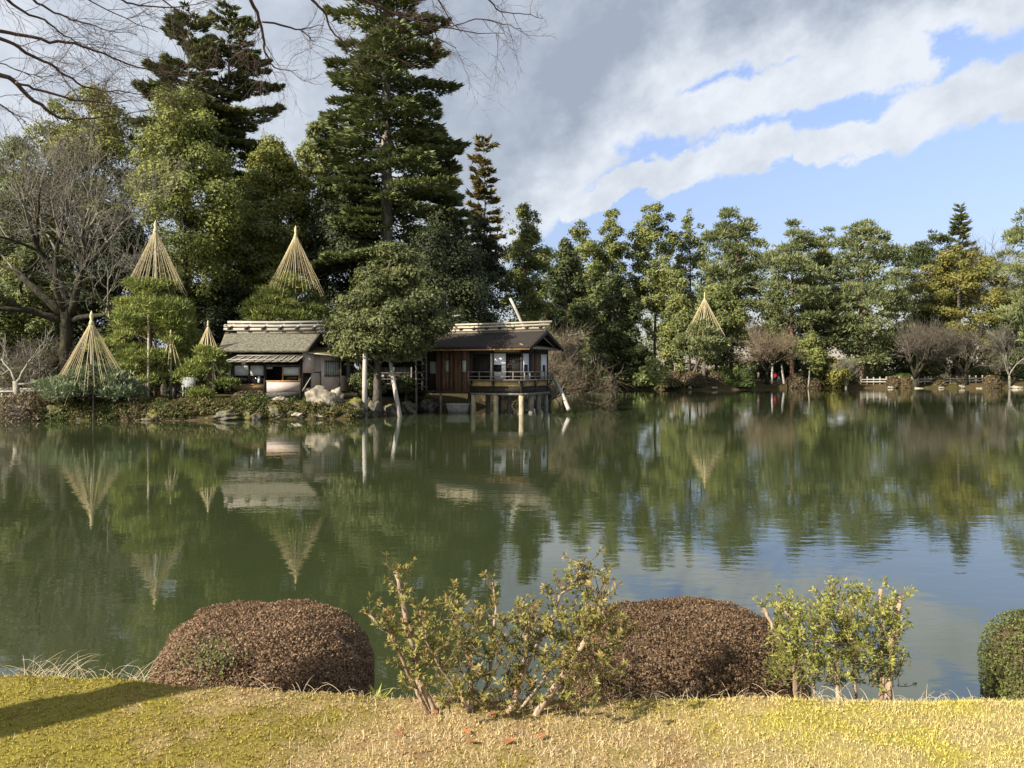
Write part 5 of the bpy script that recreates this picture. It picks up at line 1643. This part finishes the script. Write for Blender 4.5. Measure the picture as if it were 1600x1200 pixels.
def kiosk():
    d = 54.0
    t = thing('garden_hut', 'small open garden hut with tan roof edge behind the layered pine', 'hut', (X(228, d), d, 1.0))
    x0, x1 = X(214, d), X(244, d)
    for x in (x0 + 0.1, x1 - 0.1):
        for y in (d, d + 1.2):
            MB().box(x - 0.06, x + 0.06, y - 0.06, y + 0.06, 0.9, Z(596, d)).build('post', M['red_wood'], t)
    MB().box(x0 + 0.2, x1 - 0.2, d + 1.1, d + 1.16, 0.9, Z(596, d)).build('back_wall', M['tan_wood'], t)
    zt, zb = Z(577, d), Z(596, d)
    MB().hexa([(x0 - 0.25, d - 0.3, zb), (x1 + 0.1, d - 0.3, zb), (x1 + 0.1, d + 1.5, zb), (x0 - 0.25, d + 1.5, zb)], [(x0 + 0.1, d - 0.25, zb + 0.42), (x1 + 0.02, d - 0.25, zb + 0.42), (x1, d + 0.9, zt), (x0 + 0.3, d + 0.9, zt)]).build('roof', M['orange_wood'], t)
    MB().box(x0 - 0.35, x1 + 0.2, d - 0.4, d - 0.31, zb - 0.04, zb + 0.06).build('eave_board', M['ridge_wood'], t)


kiosk()
o = MB().box(X(283, 58), X(305, 58), 58, 58.12, 1.0, Z(589, 58)).build('garden_wall', M['sheet_white'])
tag(o, 'short whitewashed garden wall seen behind the picket fence', 'wall')


def lantern():
    x, y = X(1168, 131), 131
    t = thing('stone_lantern', 'grey stone lantern with flat cap behind the green mounds', 'lantern', (x, y, 1.0))
    MB().tube([(x, y, 0.9), (x, y, 1.3), (x, y, 2.2)], (0.3, 0.2, 0.2), 8).build('shaft', M['concrete'], t)
    MB().box(x - 0.45, x + 0.45, y - 0.45, y + 0.45, 2.2, 2.42).build('platform', M['concrete'], t)
    MB().box(x - 0.3, x + 0.3, y - 0.3, y + 0.3, 2.422, 3.0).build('light_box', M['lamp_metal'], t)
    MB().hexa([(x - 0.85, y - 0.85, 3.0), (x + 0.85, y - 0.85, 3.0), (x + 0.85, y + 0.85, 3.0), (x - 0.85, y + 0.85, 3.0)], [(x - 0.2, y - 0.2, 3.5), (x + 0.2, y - 0.2, 3.5), (x + 0.2, y + 0.2, 3.5), (x - 0.2, y + 0.2, 3.5)]).build('cap', M['concrete'], t)


lantern()


# ------------------------------------------------------------------ visitors on the paths
def cloth(name, c):
    return mat(name, c, tuple(v * 0.8 for v in c), 12, 0.9)


SKIN, HAIR = cloth('skin', (0.50, 0.31, 0.22)), cloth('hair', (0.025, 0.02, 0.018))


def person(label, px, d, h, jacket, legs, rz, seed, stride=0.12):
    rng = np.random.default_rng(seed)
    verts, edges, rad = [], [], []

    def v(x, y, z, r, par=None):
        verts.append((x, y, z))
        rad.append(r)
        if par is not None: edges.append((par, len(verts) - 1))
        return len(verts) - 1
    pel = v(0, 0, 0.53, 0.085)
    ch = v(0, 0.01, 0.66, 0.082, pel)
    sh = v(0, 0.0, 0.79, 0.085, ch)
    nk = v(0, 0.0, 0.845, 0.033, sh)
    hd = v(0, -0.012, 0.905, 0.058, nk)
    v(0, -0.008, 0.965, 0.05, hd)
    v(0, -0.062, 0.905, 0.012, hd)                                  # nose
    for s in (-1, 1):
        v(s * 0.062, 0, 0.91, 0.010, hd)                            # ear
        hip = v(s * 0.055, 0, 0.50, 0.066, pel)
        kn = v(s * 0.058, -s * stride * 0.5 - 0.01, 0.27, 0.044, hip)
        an = v(s * 0.06, -s * stride + 0.01, 0.045, 0.028, kn)
        v(s * 0.065, -s * stride - 0.09, 0.018, 0.022, an)
        so = v(s * 0.118, 0, 0.795, 0.042, sh)
        el = v(s * 0.145, 0.01 + s * 0.03, 0.63, 0.032, so)
        wr = v(s * 0.148, -0.04 + s * 0.05, 0.485, 0.020, el)
        pm = v(s * 0.147, -0.05 + s * 0.055, 0.45, 0.018, wr)
        for k in range(4):
            f1 = v(s * 0.147, -0.068 + k * 0.012 + s * 0.055, 0.42, 0.0055, pm)
            v(s * 0.143, -0.072 + k * 0.012 + s * 0.055, 0.395 + 0.006 * abs(k - 1.5), 0.005, f1)
        v(s * 0.135, -0.085 + s * 0.055, 0.435, 0.006, pm)
    me = bpy.data.meshes.new('person')
    me.from_pydata([(a * h, b * h, c * h) for a, b, c in verts], edges, [])
    tmp = bpy.data.objects.new('tmp', me)
    COL.objects.link(tmp)
    md = tmp.modifiers.new('s', 'SKIN')
    for i, sv in enumerate(me.skin_vertices[0].data):
        sv.radius = (rad[i] * h, rad[i] * h)
        sv.use_root = (i == 0)
    md.use_smooth_shade = True
    sb = tmp.modifiers.new('u', 'SUBSURF')
    sb.levels = sb.render_levels = 1
    dg = bpy.context.evaluated_depsgraph_get()
    ev = bpy.data.meshes.new_from_object(tmp.evaluated_get(dg))
    bpy.data.objects.remove(tmp)
    for m_ in (legs, jacket, SKIN, HAIR): ev.materials.append(m_)
    for p_ in ev.polygons:
        c = p_.center / h
        if c.z > 0.85:
            k = 3 if (c.z > 0.945 or c.y > 0.012) else 2
        elif abs(c.x) > 0.11 and c.z < 0.47: k = 2
        elif c.z > 0.50: k = 1
        else: k = 0
        p_.material_index = k
    ev.name = 'person'
    o = bpy.data.objects.new('person', ev)
    COL.objects.link(o)
    x = X(px, d)
    o.location = (x, d, gz(x, d))
    o.rotation_euler = (0, 0, rz)
    return tag(o, label, 'person', 'visitors on the garden paths')


RED, DARKC, PINK, GREYC, BLUEC = cloth('red_jacket', (0.55, 0.035, 0.03)), cloth('dark_coat', (0.03, 0.03, 0.035)), cloth('pink_coat', (0.62, 0.36, 0.40)), cloth('grey_trousers', (0.30, 0.31, 0.33)), cloth('blue_jeans', (0.10, 0.14, 0.22))
person('person in a red jacket and pale trousers on the left path', 15, 70, 1.62, RED, GREYC, 0.6, 1)
person('person in a dark coat behind the small bare tree trunk', 32, 72, 1.68, DARKC, BLUEC, -0.8, 2)
person('person in dark clothes walking right of the small bare tree trunk', 39, 74, 1.6, DARKC, GREYC, 1.4, 3)
person('person in a pale pink coat under the far bare cherry', 1185, 131, 1.62, PINK, DARKC, 0.4, 4)
person('person in a red jacket between the white prop posts, left one', 1212, 132, 1.6, RED, DARKC, -0.5, 5)
person('person in a red top between the white prop posts, right one', 1217, 134, 1.66, RED, BLUEC, 1.0, 6)

ORD = ['first', 'second', 'third', 'fourth', 'fifth', 'sixth', 'seventh', 'eighth', 'ninth', 'tenth', 'eleventh', 'twelfth', 'thirteenth', 'fourteenth', 'fifteenth', 'sixteenth', 'seventeenth', 'eighteenth', 'nineteenth', 'twentieth',
       'twenty-first', 'twenty-second', 'twenty-third', 'twenty-fourth', 'twenty-fifth', 'twenty-sixth', 'twenty-seventh', 'twenty-eighth', 'twenty-ninth', 'thirtieth']
rs = np.random.default_rng(350)
ex = np.linspace(-20, 600, 24) + rs.uniform(-12, 12, 24)
ex.sort()
for i, px in enumerate(ex):
    # walk to the shoreline along this view ray
    dd = np.arange(40, 60, 0.1)
    z = land_z(X(px, dd), dd)
    d = float(dd[np.argmax(z > 0.0)]) + rs.uniform(0.1, 0.7)
    w_ = rs.choice((16, 22, 30, 44))
    rock('low edging stone at the left waterline, %s counted from the left edge' % ORD[i], px, HY + EYE * F / d + 1, d, w_, w_ * rs.uniform(0.35, 0.62), ('rock', 'rock_moss', 'rock')[i % 3], 360 + i, group='edging stones at the left waterline')


def ground_cover():
    rng = np.random.default_rng(371)
    px = rng.uniform(-40, 650, 1000)
    dd = np.arange(40, 60, 0.1)
    C, R = [], []
    for p_ in px:
        z = land_z(X(p_, dd), dd)
        d0 = float(dd[np.argmax(z > 0.0)])
        d = d0 + 0.02 + abs(rng.normal(0, 1.1))
        if (345 < p_ < 545 and d > 48.1) or (300 < p_ < 640 and d > 50.0): continue
        C.append((X(p_, d), d, gz(X(p_, d), d) + 0.05))
        R.append(rng.uniform(0.14, 0.36))
    C, R = np.array(C), np.array(R)
    idx = np.repeat(np.arange(len(C)), 110)
    N = len(idx)
    dirn = nrm(rng.normal(0, 1, (N, 3)) + np.array((0, 0, 0.7)))
    pos = C[idx] + dirn * (R[idx] * rng.uniform(0.6, 1.05, N))[:, None]
    normal = nrm(dirn + rng.normal(0, 0.6, (N, 3)))
    L = 0.10 * rng.uniform(0.6, 1.5, N)
    V, Q = leaf_tris(pos, normal, np.cross(normal, rng.normal(0, 1, (N, 3))), L, L * 0.7)
    o = link('ground_cover', make_mesh('ground_cover', V, [Q], np.clip(rng.uniform(0, 0.7, len(C))[idx] + rng.uniform(0, 0.4, N), 0, 1)), M['cover'])
    tag(o, 'low mixed green and brown ground cover along the left shore', 'ground cover', kind='stuff')


M['cover'] = leafmat('cover', (0.035, 0.042, 0.012), (0.10, 0.10, 0.028), (0.20, 0.15, 0.06), 0.2)
ground_cover()

# ------------------------------------------------------------------ foreground: clipped azaleas on the bank
M['azalea_core'] = mat('azalea_core', (0.05, 0.032, 0.02), (0.12, 0.08, 0.05), 40, 0.95, 0.5)


def fg_bush(label, px, d, top, rx, ry, rz, leaf, n, seed, size=0.0125, tintb=0.0, core='azalea_core', rough=0.042):
    zc = Z(top, d) - rz
    return dome_bush('clipped_azalea', label, X(px, d), d, zc, rx, ry, rz, leaf, n, size, seed, group='clipped azaleas on the near bank', low=-0.62, power=2.9, rough=rough, core_mat=core, thick=0.10)


fg_bush('wide russet clipped azalea mound on the near bank at left', 412, 5.15, 952, 0.69, 0.60, 0.56, 'azalea_red', 105000, 401)
fg_bush('dark russet clipped azalea mound behind the leggy middle shrub', 1066, 5.05, 948, 0.76, 0.60, 0.60, 'azalea_dark', 115000, 402)
fg_bush('green clipped azalea cut off by the right edge of the picture', 1668, 4.75, 958, 0.42, 0.42, 0.54, 'azalea_green', 40000, 403)
# a patch of ivy-like growth on the left mound
rng = np.random.default_rng(77)
N = 300
a = rng.normal(0, 1, (N, 2))
pos = np.stack((X(328, 4.6) + a[:, 0] * 0.085, 4.58 - 0.02 * rng.uniform(0, 1, N) + 0.10 * np.abs(a[:, 0]) * 0, Z(1022, 4.6) + a[:, 1] * 0.06), -1)
normal = nrm(np.array((0, -1, 0.5)) + rng.normal(0, 0.5, (N, 3)))
V, Q = leaf_quads(pos, normal, np.cross(normal, rng.normal(0, 1, (N, 3))), 0.021 * rng.uniform(0.6, 1.3, N), 0.012)
o = link('creeper', make_mesh('creeper', V, [Q], rng.uniform(0, 0.7, N)), M['azalea_green'])
tag(o, 'patch of green creeper on the face of the left azalea mound', 'creeper', kind='thing')


# ------------------------------------------------------------------ leggy, half pruned azaleas
def leggy(label, d, stems, seed, leaf, n_twig, leaf_len, spread, box, extra):
    rng = np.random.default_rng(seed)
    bx = np.mean([s[0][0] for s in stems])
    by = np.mean([s[0][1] for s in stems])
    base = P(bx, by, d)
    t = thing('leggy_azalea', label, 'shrub', base, 'sparse azaleas on the near bank')
    nodes = []
    for s in stems:
        k = len(s)
        r0, r1, dj = s[-1]
        pts = []
        for i, q in enumerate(s[:-1]):
            f = i / (k - 2)
            pts.append(P(q[0], q[1], d + dj * f))
        pts = np.array(pts)
        x, y = pts[0][0], pts[0][1]
        pts[0][2] = min(pts[0][2], float(lawn_z(np.array(x), np.array(y)))) - 0.02
        # resample with small kinks
        tt = np.linspace(0, len(pts) - 1, len(pts) * 3)
        pp = np.stack([np.interp(tt, np.arange(len(pts)), pts[:, c]) for c in range(3)], -1)
        pp[1:-1] += rng.normal(0, 0.004, (len(pp) - 2, 3))
        MB().tube(pp, np.linspace(r0, r1, len(pp)) * (1 + rng.normal(0, 0.06, len(pp))), 8).build('stem', M['stem'], t, smooth=True)
        for i, q in enumerate(pp):
            if i > len(pp) * 0.25: nodes.append(q)
    nodes = np.array(nodes)
    # twigs between the stems, leaves in whorls at their ends and along them
    tw = MB()
    ros, rdir = [], []
    for i in range(n_twig):
        p = nodes[rng.integers(len(nodes))]
        if rng.uniform() < extra:
            p = P(rng.uniform(*box[0]), rng.uniform(*box[1]), d + rng.uniform(-0.25, 0.3))
        L = rng.uniform(0.06, spread)
        dr = nrm(np.array((rng.normal(0, 0.8), rng.normal(0, 0.6), rng.uniform(0.1, 1.2))))
        n = 4
        pts = [p]
        for j in range(n):
            dr = nrm(dr + rng.normal(0, 0.22, 3) + np.array((0, 0, 0.12)))
            pts.append(pts[-1] + dr * L / n)
        tw.tube(pts, np.linspace(0.0024, 0.0012, n + 1), 4, cap=False)
        for j in range(1, n + 1):
            for _ in range(2 if j == n else 1):
                if rng.uniform() < (1.0 if j == n else 0.6):
                    ros.append(pts[j])
                    rdir.append(dr)
    tw.build('twigs', M['twig_azalea'], t)['kind'] = 'stuff'
    ros, rdir = np.array(ros), np.array(rdir)
    k = 7
    idx = np.repeat(np.arange(len(ros)), k)
    N = len(idx)
    a = rng.uniform(0, 2 * math.pi, N)
    u = nrm(np.cross(rdir, rng.normal(0, 1, rdir.shape)))[idx]
    w = np.cross(rdir[idx], u)
    ax = nrm(u * np.cos(a)[:, None] + w * np.sin(a)[:, None] + rdir[idx] * rng.uniform(0.2, 1.1, N)[:, None])
    nn = nrm(rdir[idx] + rng.normal(0, 0.25, (N, 3)) + np.array((0, 0, 0.2)))
    L = leaf_len * rng.uniform(0.5, 1.25, N)
    V, Q = leaf_quads(ros[idx] + rng.normal(0, 0.004, (N, 3)), nn, ax, L, L * 0.36)
    h = (ros[:, 2] - ros[:, 2].min()) / np.ptp(ros[:, 2])
    rt = np.clip(rng.beta(1.6, 2.6, len(ros)) + 0.22 * (h - 0.5), 0, 1)
    link('foliage', make_mesh('foliage', V, [Q], np.clip(rt[idx] + rng.normal(0, 0.12, N), 0, 1)), M[leaf], t)
    return t


leggy('sparse leggy azalea with pruned pale stems at the bank centre', 3.72, [
    [(684, 1096), (655, 1067), (646, 1021), (632, 955), (617, 892), (0.017, 0.010, 0.10)],
    [(672, 1085), (640, 1055), (612, 995), (577, 961), (0.010, 0.005, -0.12)],
    [(727, 1132), (738, 1107), (735, 1050), (730, 1000), (700, 940), (0.016, 0.004, 0.15)],
    [(758, 1147), (753, 1113), (767, 1032), (775, 960), (770, 910), (0.011, 0.004, 0.25)],
    [(781, 1149), (796, 1113), (819, 1047), (824, 989), (826, 968), (0.016, 0.011, 0.05)],
    [(810, 1152), (847, 1104), (876, 1061), (905, 1015), (928, 981), (942, 935), (0.018, 0.012, -0.10)],
    [(790, 1120), (840, 1010), (873, 932), (893, 917), (914, 884), (0.009, 0.005, 0.20)],
    [(820, 1130), (880, 1070), (948, 1032), (985, 985), (0.010, 0.004, 0.05)],
    [(800, 1120), (880, 1020), (925, 950), (952, 895), (0.008, 0.003, 0.25)],
    [(740, 1110), (700, 1060), (672, 1010), (655, 950), (0.009, 0.004, -0.15)]], 411, 'leggy', 660, 0.026, 0.12, ((640, 975), (965, 1115)), 0.5)
leggy('yellow green sparse azalea with sawn stems right of the dark mound', 4.15, [
    [(1249, 1078), (1241, 1040), (1216, 992), (1193, 949), (0.015, 0.010, 0.05)],
    [(1251, 1078), (1248, 1032), (1236, 972), (1224, 940), (0.016, 0.011, 0.15)],
    [(1382, 1076), (1392, 1012), (1400, 980), (1405, 930), (0.021, 0.012, -0.05)],
    [(1374, 1076), (1380, 988), (1376, 920), (0.014, 0.010, 0.10)],
    [(1312, 1078), (1304, 1016), (1332, 952), (1348, 928), (0.014, 0.009, 0.10)],
    [(1270, 1078), (1275, 1000), (1290, 940), (0.009, 0.004, 0.2)],
    [(1340, 1076), (1330, 1010), (1310, 950), (1300, 925), (0.009, 0.004, 0.0)]], 412, 'leggy_green', 640, 0.024, 0.10, ((1212, 1405), (950, 1075)), 0.78)

# ------------------------------------------------------------------ moss, turf and dead grass on the bank
rng = np.random.default_rng(91)


def blades(n, xr, yr, hmin, hmax, wid, tilt, seed, quad=False):
    rng = np.random.default_rng(seed)
    x = rng.uniform(*xr, n)
    y = rng.uniform(*yr, n)
    keep = y < crest(x) + 0.55
    x, y = x[keep], y[keep]
    n = len(x)
    z = lawn_z(x, y)
    a = rng.uniform(0, 2 * math.pi, n)
    h = rng.uniform(hmin, hmax, n)
    ti = np.abs(rng.normal(0, tilt, n))
    ax = np.stack((np.cos(a) * np.sin(ti), np.sin(a) * np.sin(ti), np.cos(ti)), -1)
    b = rng.uniform(0, 2 * math.pi, n)
    side = np.stack((np.cos(b), np.sin(b), np.zeros(n)), -1) * (wid * 0.5)
    p = np.stack((x, y, z - 0.003), -1)
    return p, ax, side, h


def tufts(n, per, seed):
    """moss cushions: little stars of pointed shoots"""
    rng = np.random.default_rng(seed)
    x, y = rng.uniform(-4.6, 4.6, n), rng.uniform(2.5, 4.9, n)
    keep = y < crest(x) + 0.55
    x, y = x[keep], y[keep]
    n = len(x)
    sz = rng.uniform(0.45, 1.05, n)
    idx = np.repeat(np.arange(n), per)
    N = len(idx)
    a = rng.uniform(0, 2 * math.pi, N)
    r = 0.011 * sz[idx] * np.sqrt(rng.uniform(0, 1, N))
    X_, Y_ = x[idx] + np.cos(a) * r, y[idx] + np.sin(a) * r
    lift = np.maximum(0, 1 - (r / (0.013 * sz[idx])) ** 2) * 0.009 * sz[idx]
    p = np.stack((X_, Y_, lawn_z(X_, Y_) - 0.004 + lift), -1)
    ti = 0.25 + 0.75 * r / 0.012 + rng.normal(0, 0.25, N)
    ax = np.stack((np.cos(a) * np.sin(ti), np.sin(a) * np.sin(ti), np.cos(ti)), -1)
    b = a + math.pi / 2 + rng.normal(0, 0.5, N)
    side = np.stack((np.cos(b), np.sin(b), np.zeros(N)), -1) * 0.0028
    h = rng.uniform(0.007, 0.017, N) * sz[idx]
    tint = np.clip(rng.uniform(0, 1, n)[idx] * 0.7 + rng.uniform(0, 0.3, N), 0, 1)
    return np.stack((p - side, p + side, p + ax * h[:, None]), 1).reshape(-1, 3), tint


V, tint = tufts(44000, 6, 92)
o = link('moss_turf', make_mesh('moss_turf', V, [np.arange(len(V)).reshape(-1, 3)], tint), M['blade'])
tag(o, 'short yellow green moss and turf covering the near bank', 'moss', kind='stuff')


def straw(name, label, n, seed, xr, yr, lo, hi, tilt, wid, dens=None, m='straw'):
    rng = np.random.default_rng(seed)
    p, ax, side, h = blades(n, xr, yr, lo, hi, wid, tilt, seed)
    if dens is not None:
        k = rng.uniform(0, 1, len(p)) < dens(p[:, 0], p[:, 1])
        p, ax, side, h = p[k], ax[k], side[k], h[k]
    droop = np.array((0, 0, -1.0))
    mid = p + ax * (h * 0.55)[:, None]
    tip = p + ax * h[:, None] + droop * (h * 0.25 * np.abs(np.sin(np.arange(len(h)))))[:, None]
    tip[:, 2] = np.maximum(tip[:, 2], lawn_z(tip[:, 0], tip[:, 1]) + 0.004)
    V = np.stack((p - side, p + side, mid + side * 0.8, mid - side * 0.8, tip), 1).reshape(-1, 3)
    i = np.arange(len(p))[:, None] * 5
    o = link(name, make_mesh(name, V, [i + np.array((0, 1, 2, 3)), i + np.array((3, 2, 4))], np.tile(rng.uniform(0.2, 1, len(p)), 2)), M[m])
    return tag(o, label, 'grass', kind='stuff')


def patch(x, y):
    c = np.clip(1.1 - ((x - 0.25) / 1.35) ** 2, 0.05, 1)
    return c * np.clip(0.55 + 0.5 * wob(x * 3 + 1, y * 4), 0.05, 1)


straw('dead_grass', 'flattened straw coloured dead grass around the leggy shrub', 52000, 93, (-3.2, 4.0), (2.5, 4.6), 0.025, 0.075, 1.2, 0.0017, patch)
straw('pale_grass', 'short pale yellow grass on the right part of the bank', 60000, 94, (0.6, 4.6), (2.5, 4.6), 0.015, 0.045, 0.75, 0.0022, lambda x, y: np.clip((x - 0.8) / 1.6, 0, 1) * 0.9, 'blade')
# dry tussocks along the crest of the bank
rng = np.random.default_rng(95)
for i, (px0, px1, n, lo, hi, lab) in enumerate(((0, 225, 130, 0.06, 0.24, 'dry tan grass tuft on the crest at the left edge'), (330, 600, 60, 0.05, 0.17, 'dry grass blades in front of the left azalea mound'),
                                                (930, 1240, 110, 0.05, 0.16, 'pale dry grass in front of the dark azalea mound'), (1230, 1480, 90, 0.05, 0.15, 'dry grass at the foot of the yellow green azalea'), (1480, 1600, 70, 0.03, 0.10, 'short dry grass on the crest at the right edge'))):
    m = MB()
    for k in range(n):
        px = rng.uniform(px0, px1)
        d0 = 4.2
        x = X(px, d0)
        y = float(crest(np.array(x))) + rng.uniform(-0.02, 0.22)
        z = float(lawn_z(np.array(x), np.array(y)))
        a, L = rng.uniform(0, 6.28), rng.uniform(lo, hi) * (1.6 if rng.uniform() > 0.93 else 1)
        dr = np.array((math.cos(a) * 0.6, math.sin(a) * 0.6, 1.0))
        pts = [np.array((x, y, z - 0.01))]
        for j in range(5):
            dr = nrm(dr) + np.array((math.cos(a) * 0.1, math.sin(a) * 0.1, -0.075 * (j + 1) * rng.uniform(0.2, 1.3)))
            pts.append(pts[-1] + nrm(dr) * L / 5)
        m.tube(pts, np.linspace(0.0015, 0.0006, 6), 3, cap=False)
    tag(m.build('dry_grass', M['straw']), lab, 'grass', 'dry grass on the crest', 'stuff')
# a green tuft beside the left mound and fallen leaves
m = MB()
rng = np.random.default_rng(96)
c = P(590, 1072, 4.05)
c[2] = float(lawn_z(np.array(c[0]), np.array(c[1])))
LV, LN, LA, LL = [], [], [], []
for k in range(60):
    a = rng.uniform(0, 6.28)
    LV.append(c + np.array((rng.normal(0, 0.03), rng.normal(0, 0.02), 0)))
    LA.append((math.cos(a), math.sin(a), rng.uniform(0.3, 1.1)))
    LN.append((-math.sin(a) * 0.2, 0.1, 1))
    LL.append(rng.uniform(0.05, 0.10))
V, Q = leaf_quads(np.array(LV), np.array(LN), np.array(LA), np.array(LL), np.array(LL) * 0.16)
tag(link('grass_tuft', make_mesh('grass_tuft', V, [Q], rng.uniform(0.2, 0.9, 60)), M['leggy_green']), 'fresh green grass tuft between the left mound and leggy shrub', 'grass tuft')
for i, (px, py, s, lab) in enumerate(((794, 1168, 0.035, 'orange brown curled leaf lying lowest on the bank centre'), (737, 1165, 0.03, 'dark brown curled leaf left of the lowest orange leaf'), (845, 1158, 0.03, 'brown leaf lying right of the lowest orange leaf'),
                                      (928, 1082, 0.045, 'orange leaf lying on the grass right of the leggy shrub'), (886, 1108, 0.04, 'orange leaf lying beside the rightmost stem of the leggy shrub'), (624, 1152, 0.022, 'small orange leaf lying left of the leggy shrub'),
                                      (680, 1118, 0.03, 'brown leaf lying at the foot of the leftmost pale stem'), (770, 1122, 0.03, 'reddish leaf lying among the stem bases'), (730, 1150, 0.03, 'reddish brown leaf lying before the stem bases'))):
    d = 1.65 * F / (py - HY)
    x, y = X(px, d), d
    z = float(lawn_z(np.array(x), np.array(y))) + 0.012
    rg = np.random.default_rng(500 + i)
    ang = rg.uniform(0, 6.28)
    q = []
    for f, w in ((-1, 0), (-0.55, 0.33), (0, 0.45), (0.55, 0.3), (1, 0)):
        for sgn in (-1, 1):
            u, vv = f * s, w * s * sgn
            q.append((x + u * math.cos(ang) - vv * math.sin(ang), y + u * math.sin(ang) + vv * math.cos(ang), z + 0.25 * s * f * f + 0.5 * w * s * abs(sgn) * 0.6 + 0.006 * rg.uniform()))
    mb = MB()
    mb.add(q, [(0, 2, 3, 1), (2, 4, 5, 3), (4, 6, 7, 5), (6, 8, 9, 7)])
    tag(mb.build('fallen_leaf', M['dead_leaf']), lab, 'leaf', 'fallen leaves on the bank')


# ------------------------------------------------------------------ cherry tree beside the viewer: trunk off to the left, branches across the top
def near_cherry():
    rng = np.random.default_rng(601)
    tx, ty = -5.1, 1.56
    t = thing('cherry_tree', 'bare cherry whose thin branches hang across the top of the picture', 'tree', (tx, ty, 1.3))
    MB().tube([(tx - 0.05, ty, 1.1), (tx, ty, 1.5), (tx + 0.05, ty + 0.03, 2.6), (tx + 0.1, ty + 0.1, 3.9), (tx + 0.2, ty + 0.25, 4.6)], (0.30, 0.23, 0.21, 0.17, 0.15), 10).build('trunk', M['bark'], t, smooth=True)
    hub = np.array((tx + 0.2, ty + 0.25, 4.5))
    A = [  # pixel polyline, depth start/end, start radius
        ([(-260, 60), (-60, 90), (0, 118), (25, 129), (55, 160), (82, 179), (110, 188), (154, 184), (192, 179), (234, 172)], 5.6, 7.0, 0.020),
        ([(25, 129), (55, 140), (96, 150), (132, 160), (165, 160), (205, 157)], 5.8, 6.6, 0.010),
        ([(-240, 0), (-60, 30), (0, 59), (27, 73), (69, 96), (96, 113), (124, 132), (151, 140), (193, 144), (261, 151)], 5.4, 6.8, 0.015),
        ([(-220, 40), (-60, 46), (0, 48), (36, 54), (77, 65), (118, 69), (154, 80), (193, 98), (234, 111), (275, 118), (330, 110)], 6.0, 7.4, 0.016),
        ([(-200, -160), (-40, -50), (12, 0), (36, 18), (72, 32), (96, 51), (124, 69), (150, 88)], 6.0, 7.0, 0.014),
        ([(-120, -150), (0, -50), (52, 0), (74, 14), (107, 29), (132, 36), (165, 47), (215, 55)], 6.2, 7.2, 0.012),
        ([(0, -120), (110, -30), (187, 0), (220, 10), (261, 12), (302, 8), (340, -4)], 6.4, 7.4, 0.011),
        ([(0, -100), (90, -25), (137, 0), (193, 27), (247, 50)], 6.6, 7.2, 0.009),
        ([(60, -260), (300, -130), (385, -30), (393, 0), (407, 33), (413, 72), (417, 95), (432, 109), (466, 109)], 6.0, 7.2, 0.020),
        ([(409, 34), (443, 40), (472, 46), (506, 40)], 6.9, 7.3, 0.009),
        ([(469, 46), (492, 65)], 7.0, 7.2, 0.005),
        ([(100, -300), (380, -130), (486, 0), (506, 17), (515, 40), (526, 57), (552, 78), (587, 89)], 6.2, 7.6, 0.014),
        ([(160, -320), (440, -110), (538, -10), (587, 6), (616, 23), (659, 37), (702, 43), (745, 52), (788, 52)], 6.4, 8.0, 0.014),
        ([(500, -70), (640, -25), (687, 0), (702, 29), (720, 50)], 7.0, 7.8, 0.008),
        ([(540, -90), (700, -40), (768, 0), (782, 20), (817, 20), (848, 29)], 7.0, 8.0, 0.008),
        ([(659, 37), (679, 49), (687, 63), (713, 75)], 7.5, 7.8, 0.006),
        ([(702, 43), (740, 30), (780, 34), (815, 45)], 7.6, 7.9, 0.006),
        ([(-200, 140), (-40, 150), (0, 160), (20, 178), (40, 190)], 5.6, 6.2, 0.008),
        ([(-100, 100), (0, 95), (30, 112), (60, 120), (100, 118)], 6.4, 6.9, 0.006),
        ([(120, -60), (230, -15), (280, 20), (330, 35), (380, 25)], 6.8, 7.3, 0.007)]
    tw = MB()
    cfg = dict(seg=(5, 4, 3), wander=0.2, up=0.0, levels=2, kids=(5, 4), start=(0.15, 0.15), ang=(0.4, 0.9), ratio=(0.4, 0.65), rmin=0.0013)
    for pl, d0, d1, r in A:
        pts = np.array([P(q[0], q[1], d0 + (d1 - d0) * i / (len(pl) - 1)) for i, q in enumerate(pl)])
        if pl[0][0] < 200 and pl[0][1] < 141 and (pl[0][0] < 0 or pl[0][1] < -90):
            pts = np.vstack((hub + rng.normal(0, 0.04, 3), (hub + pts[0]) / 2 + np.array((0, 0, 0.15)), pts))
            rr0 = r * 1.7
        else:
            rr0 = r
        tt = np.linspace(0, len(pts) - 1, len(pts) * 3)
        pp = np.stack([np.interp(tt, np.arange(len(pts)), pts[:, c]) for c in range(3)], -1)
        pp[1:-1] = (pp[:-2] + pp[1:-1] * 2 + pp[2:]) / 4 + rng.normal(0, 0.006, (len(pp) - 2, 3))
        rr = np.concatenate((np.linspace(rr0, r, len(pp) // 3), np.linspace(r, 0.0028, len(pp) - len(pp) // 3)))
        MB().tube(pp, rr, 6).build('branch', M['twig_cherry'], t, smooth=True)
        # fine twigs on the visible part
        vis = pp[len(pp) // 3:]
        n = int(len(vis) * 0.55)
        for k in range(n):
            i = rng.integers(1, len(vis) - 1)
            loc = nrm(vis[i] - vis[i - 1])
            perp = nrm(np.cross(loc, rng.normal(0, 1, 3)))
            dr = loc * 0.8 + perp * rng.uniform(0.4, 0.9)
            ps = []
            grow(ps, vis[i], dr, rng.uniform(0.2, 0.6), 0.0032, 0, rng, cfg)
            for q, r_, lv in ps:
                tw.tube(q, r_, 3, cap=False)
    tw.build('twigs', M['twig_cherry'], t)['kind'] = 'stuff'


near_cherry()
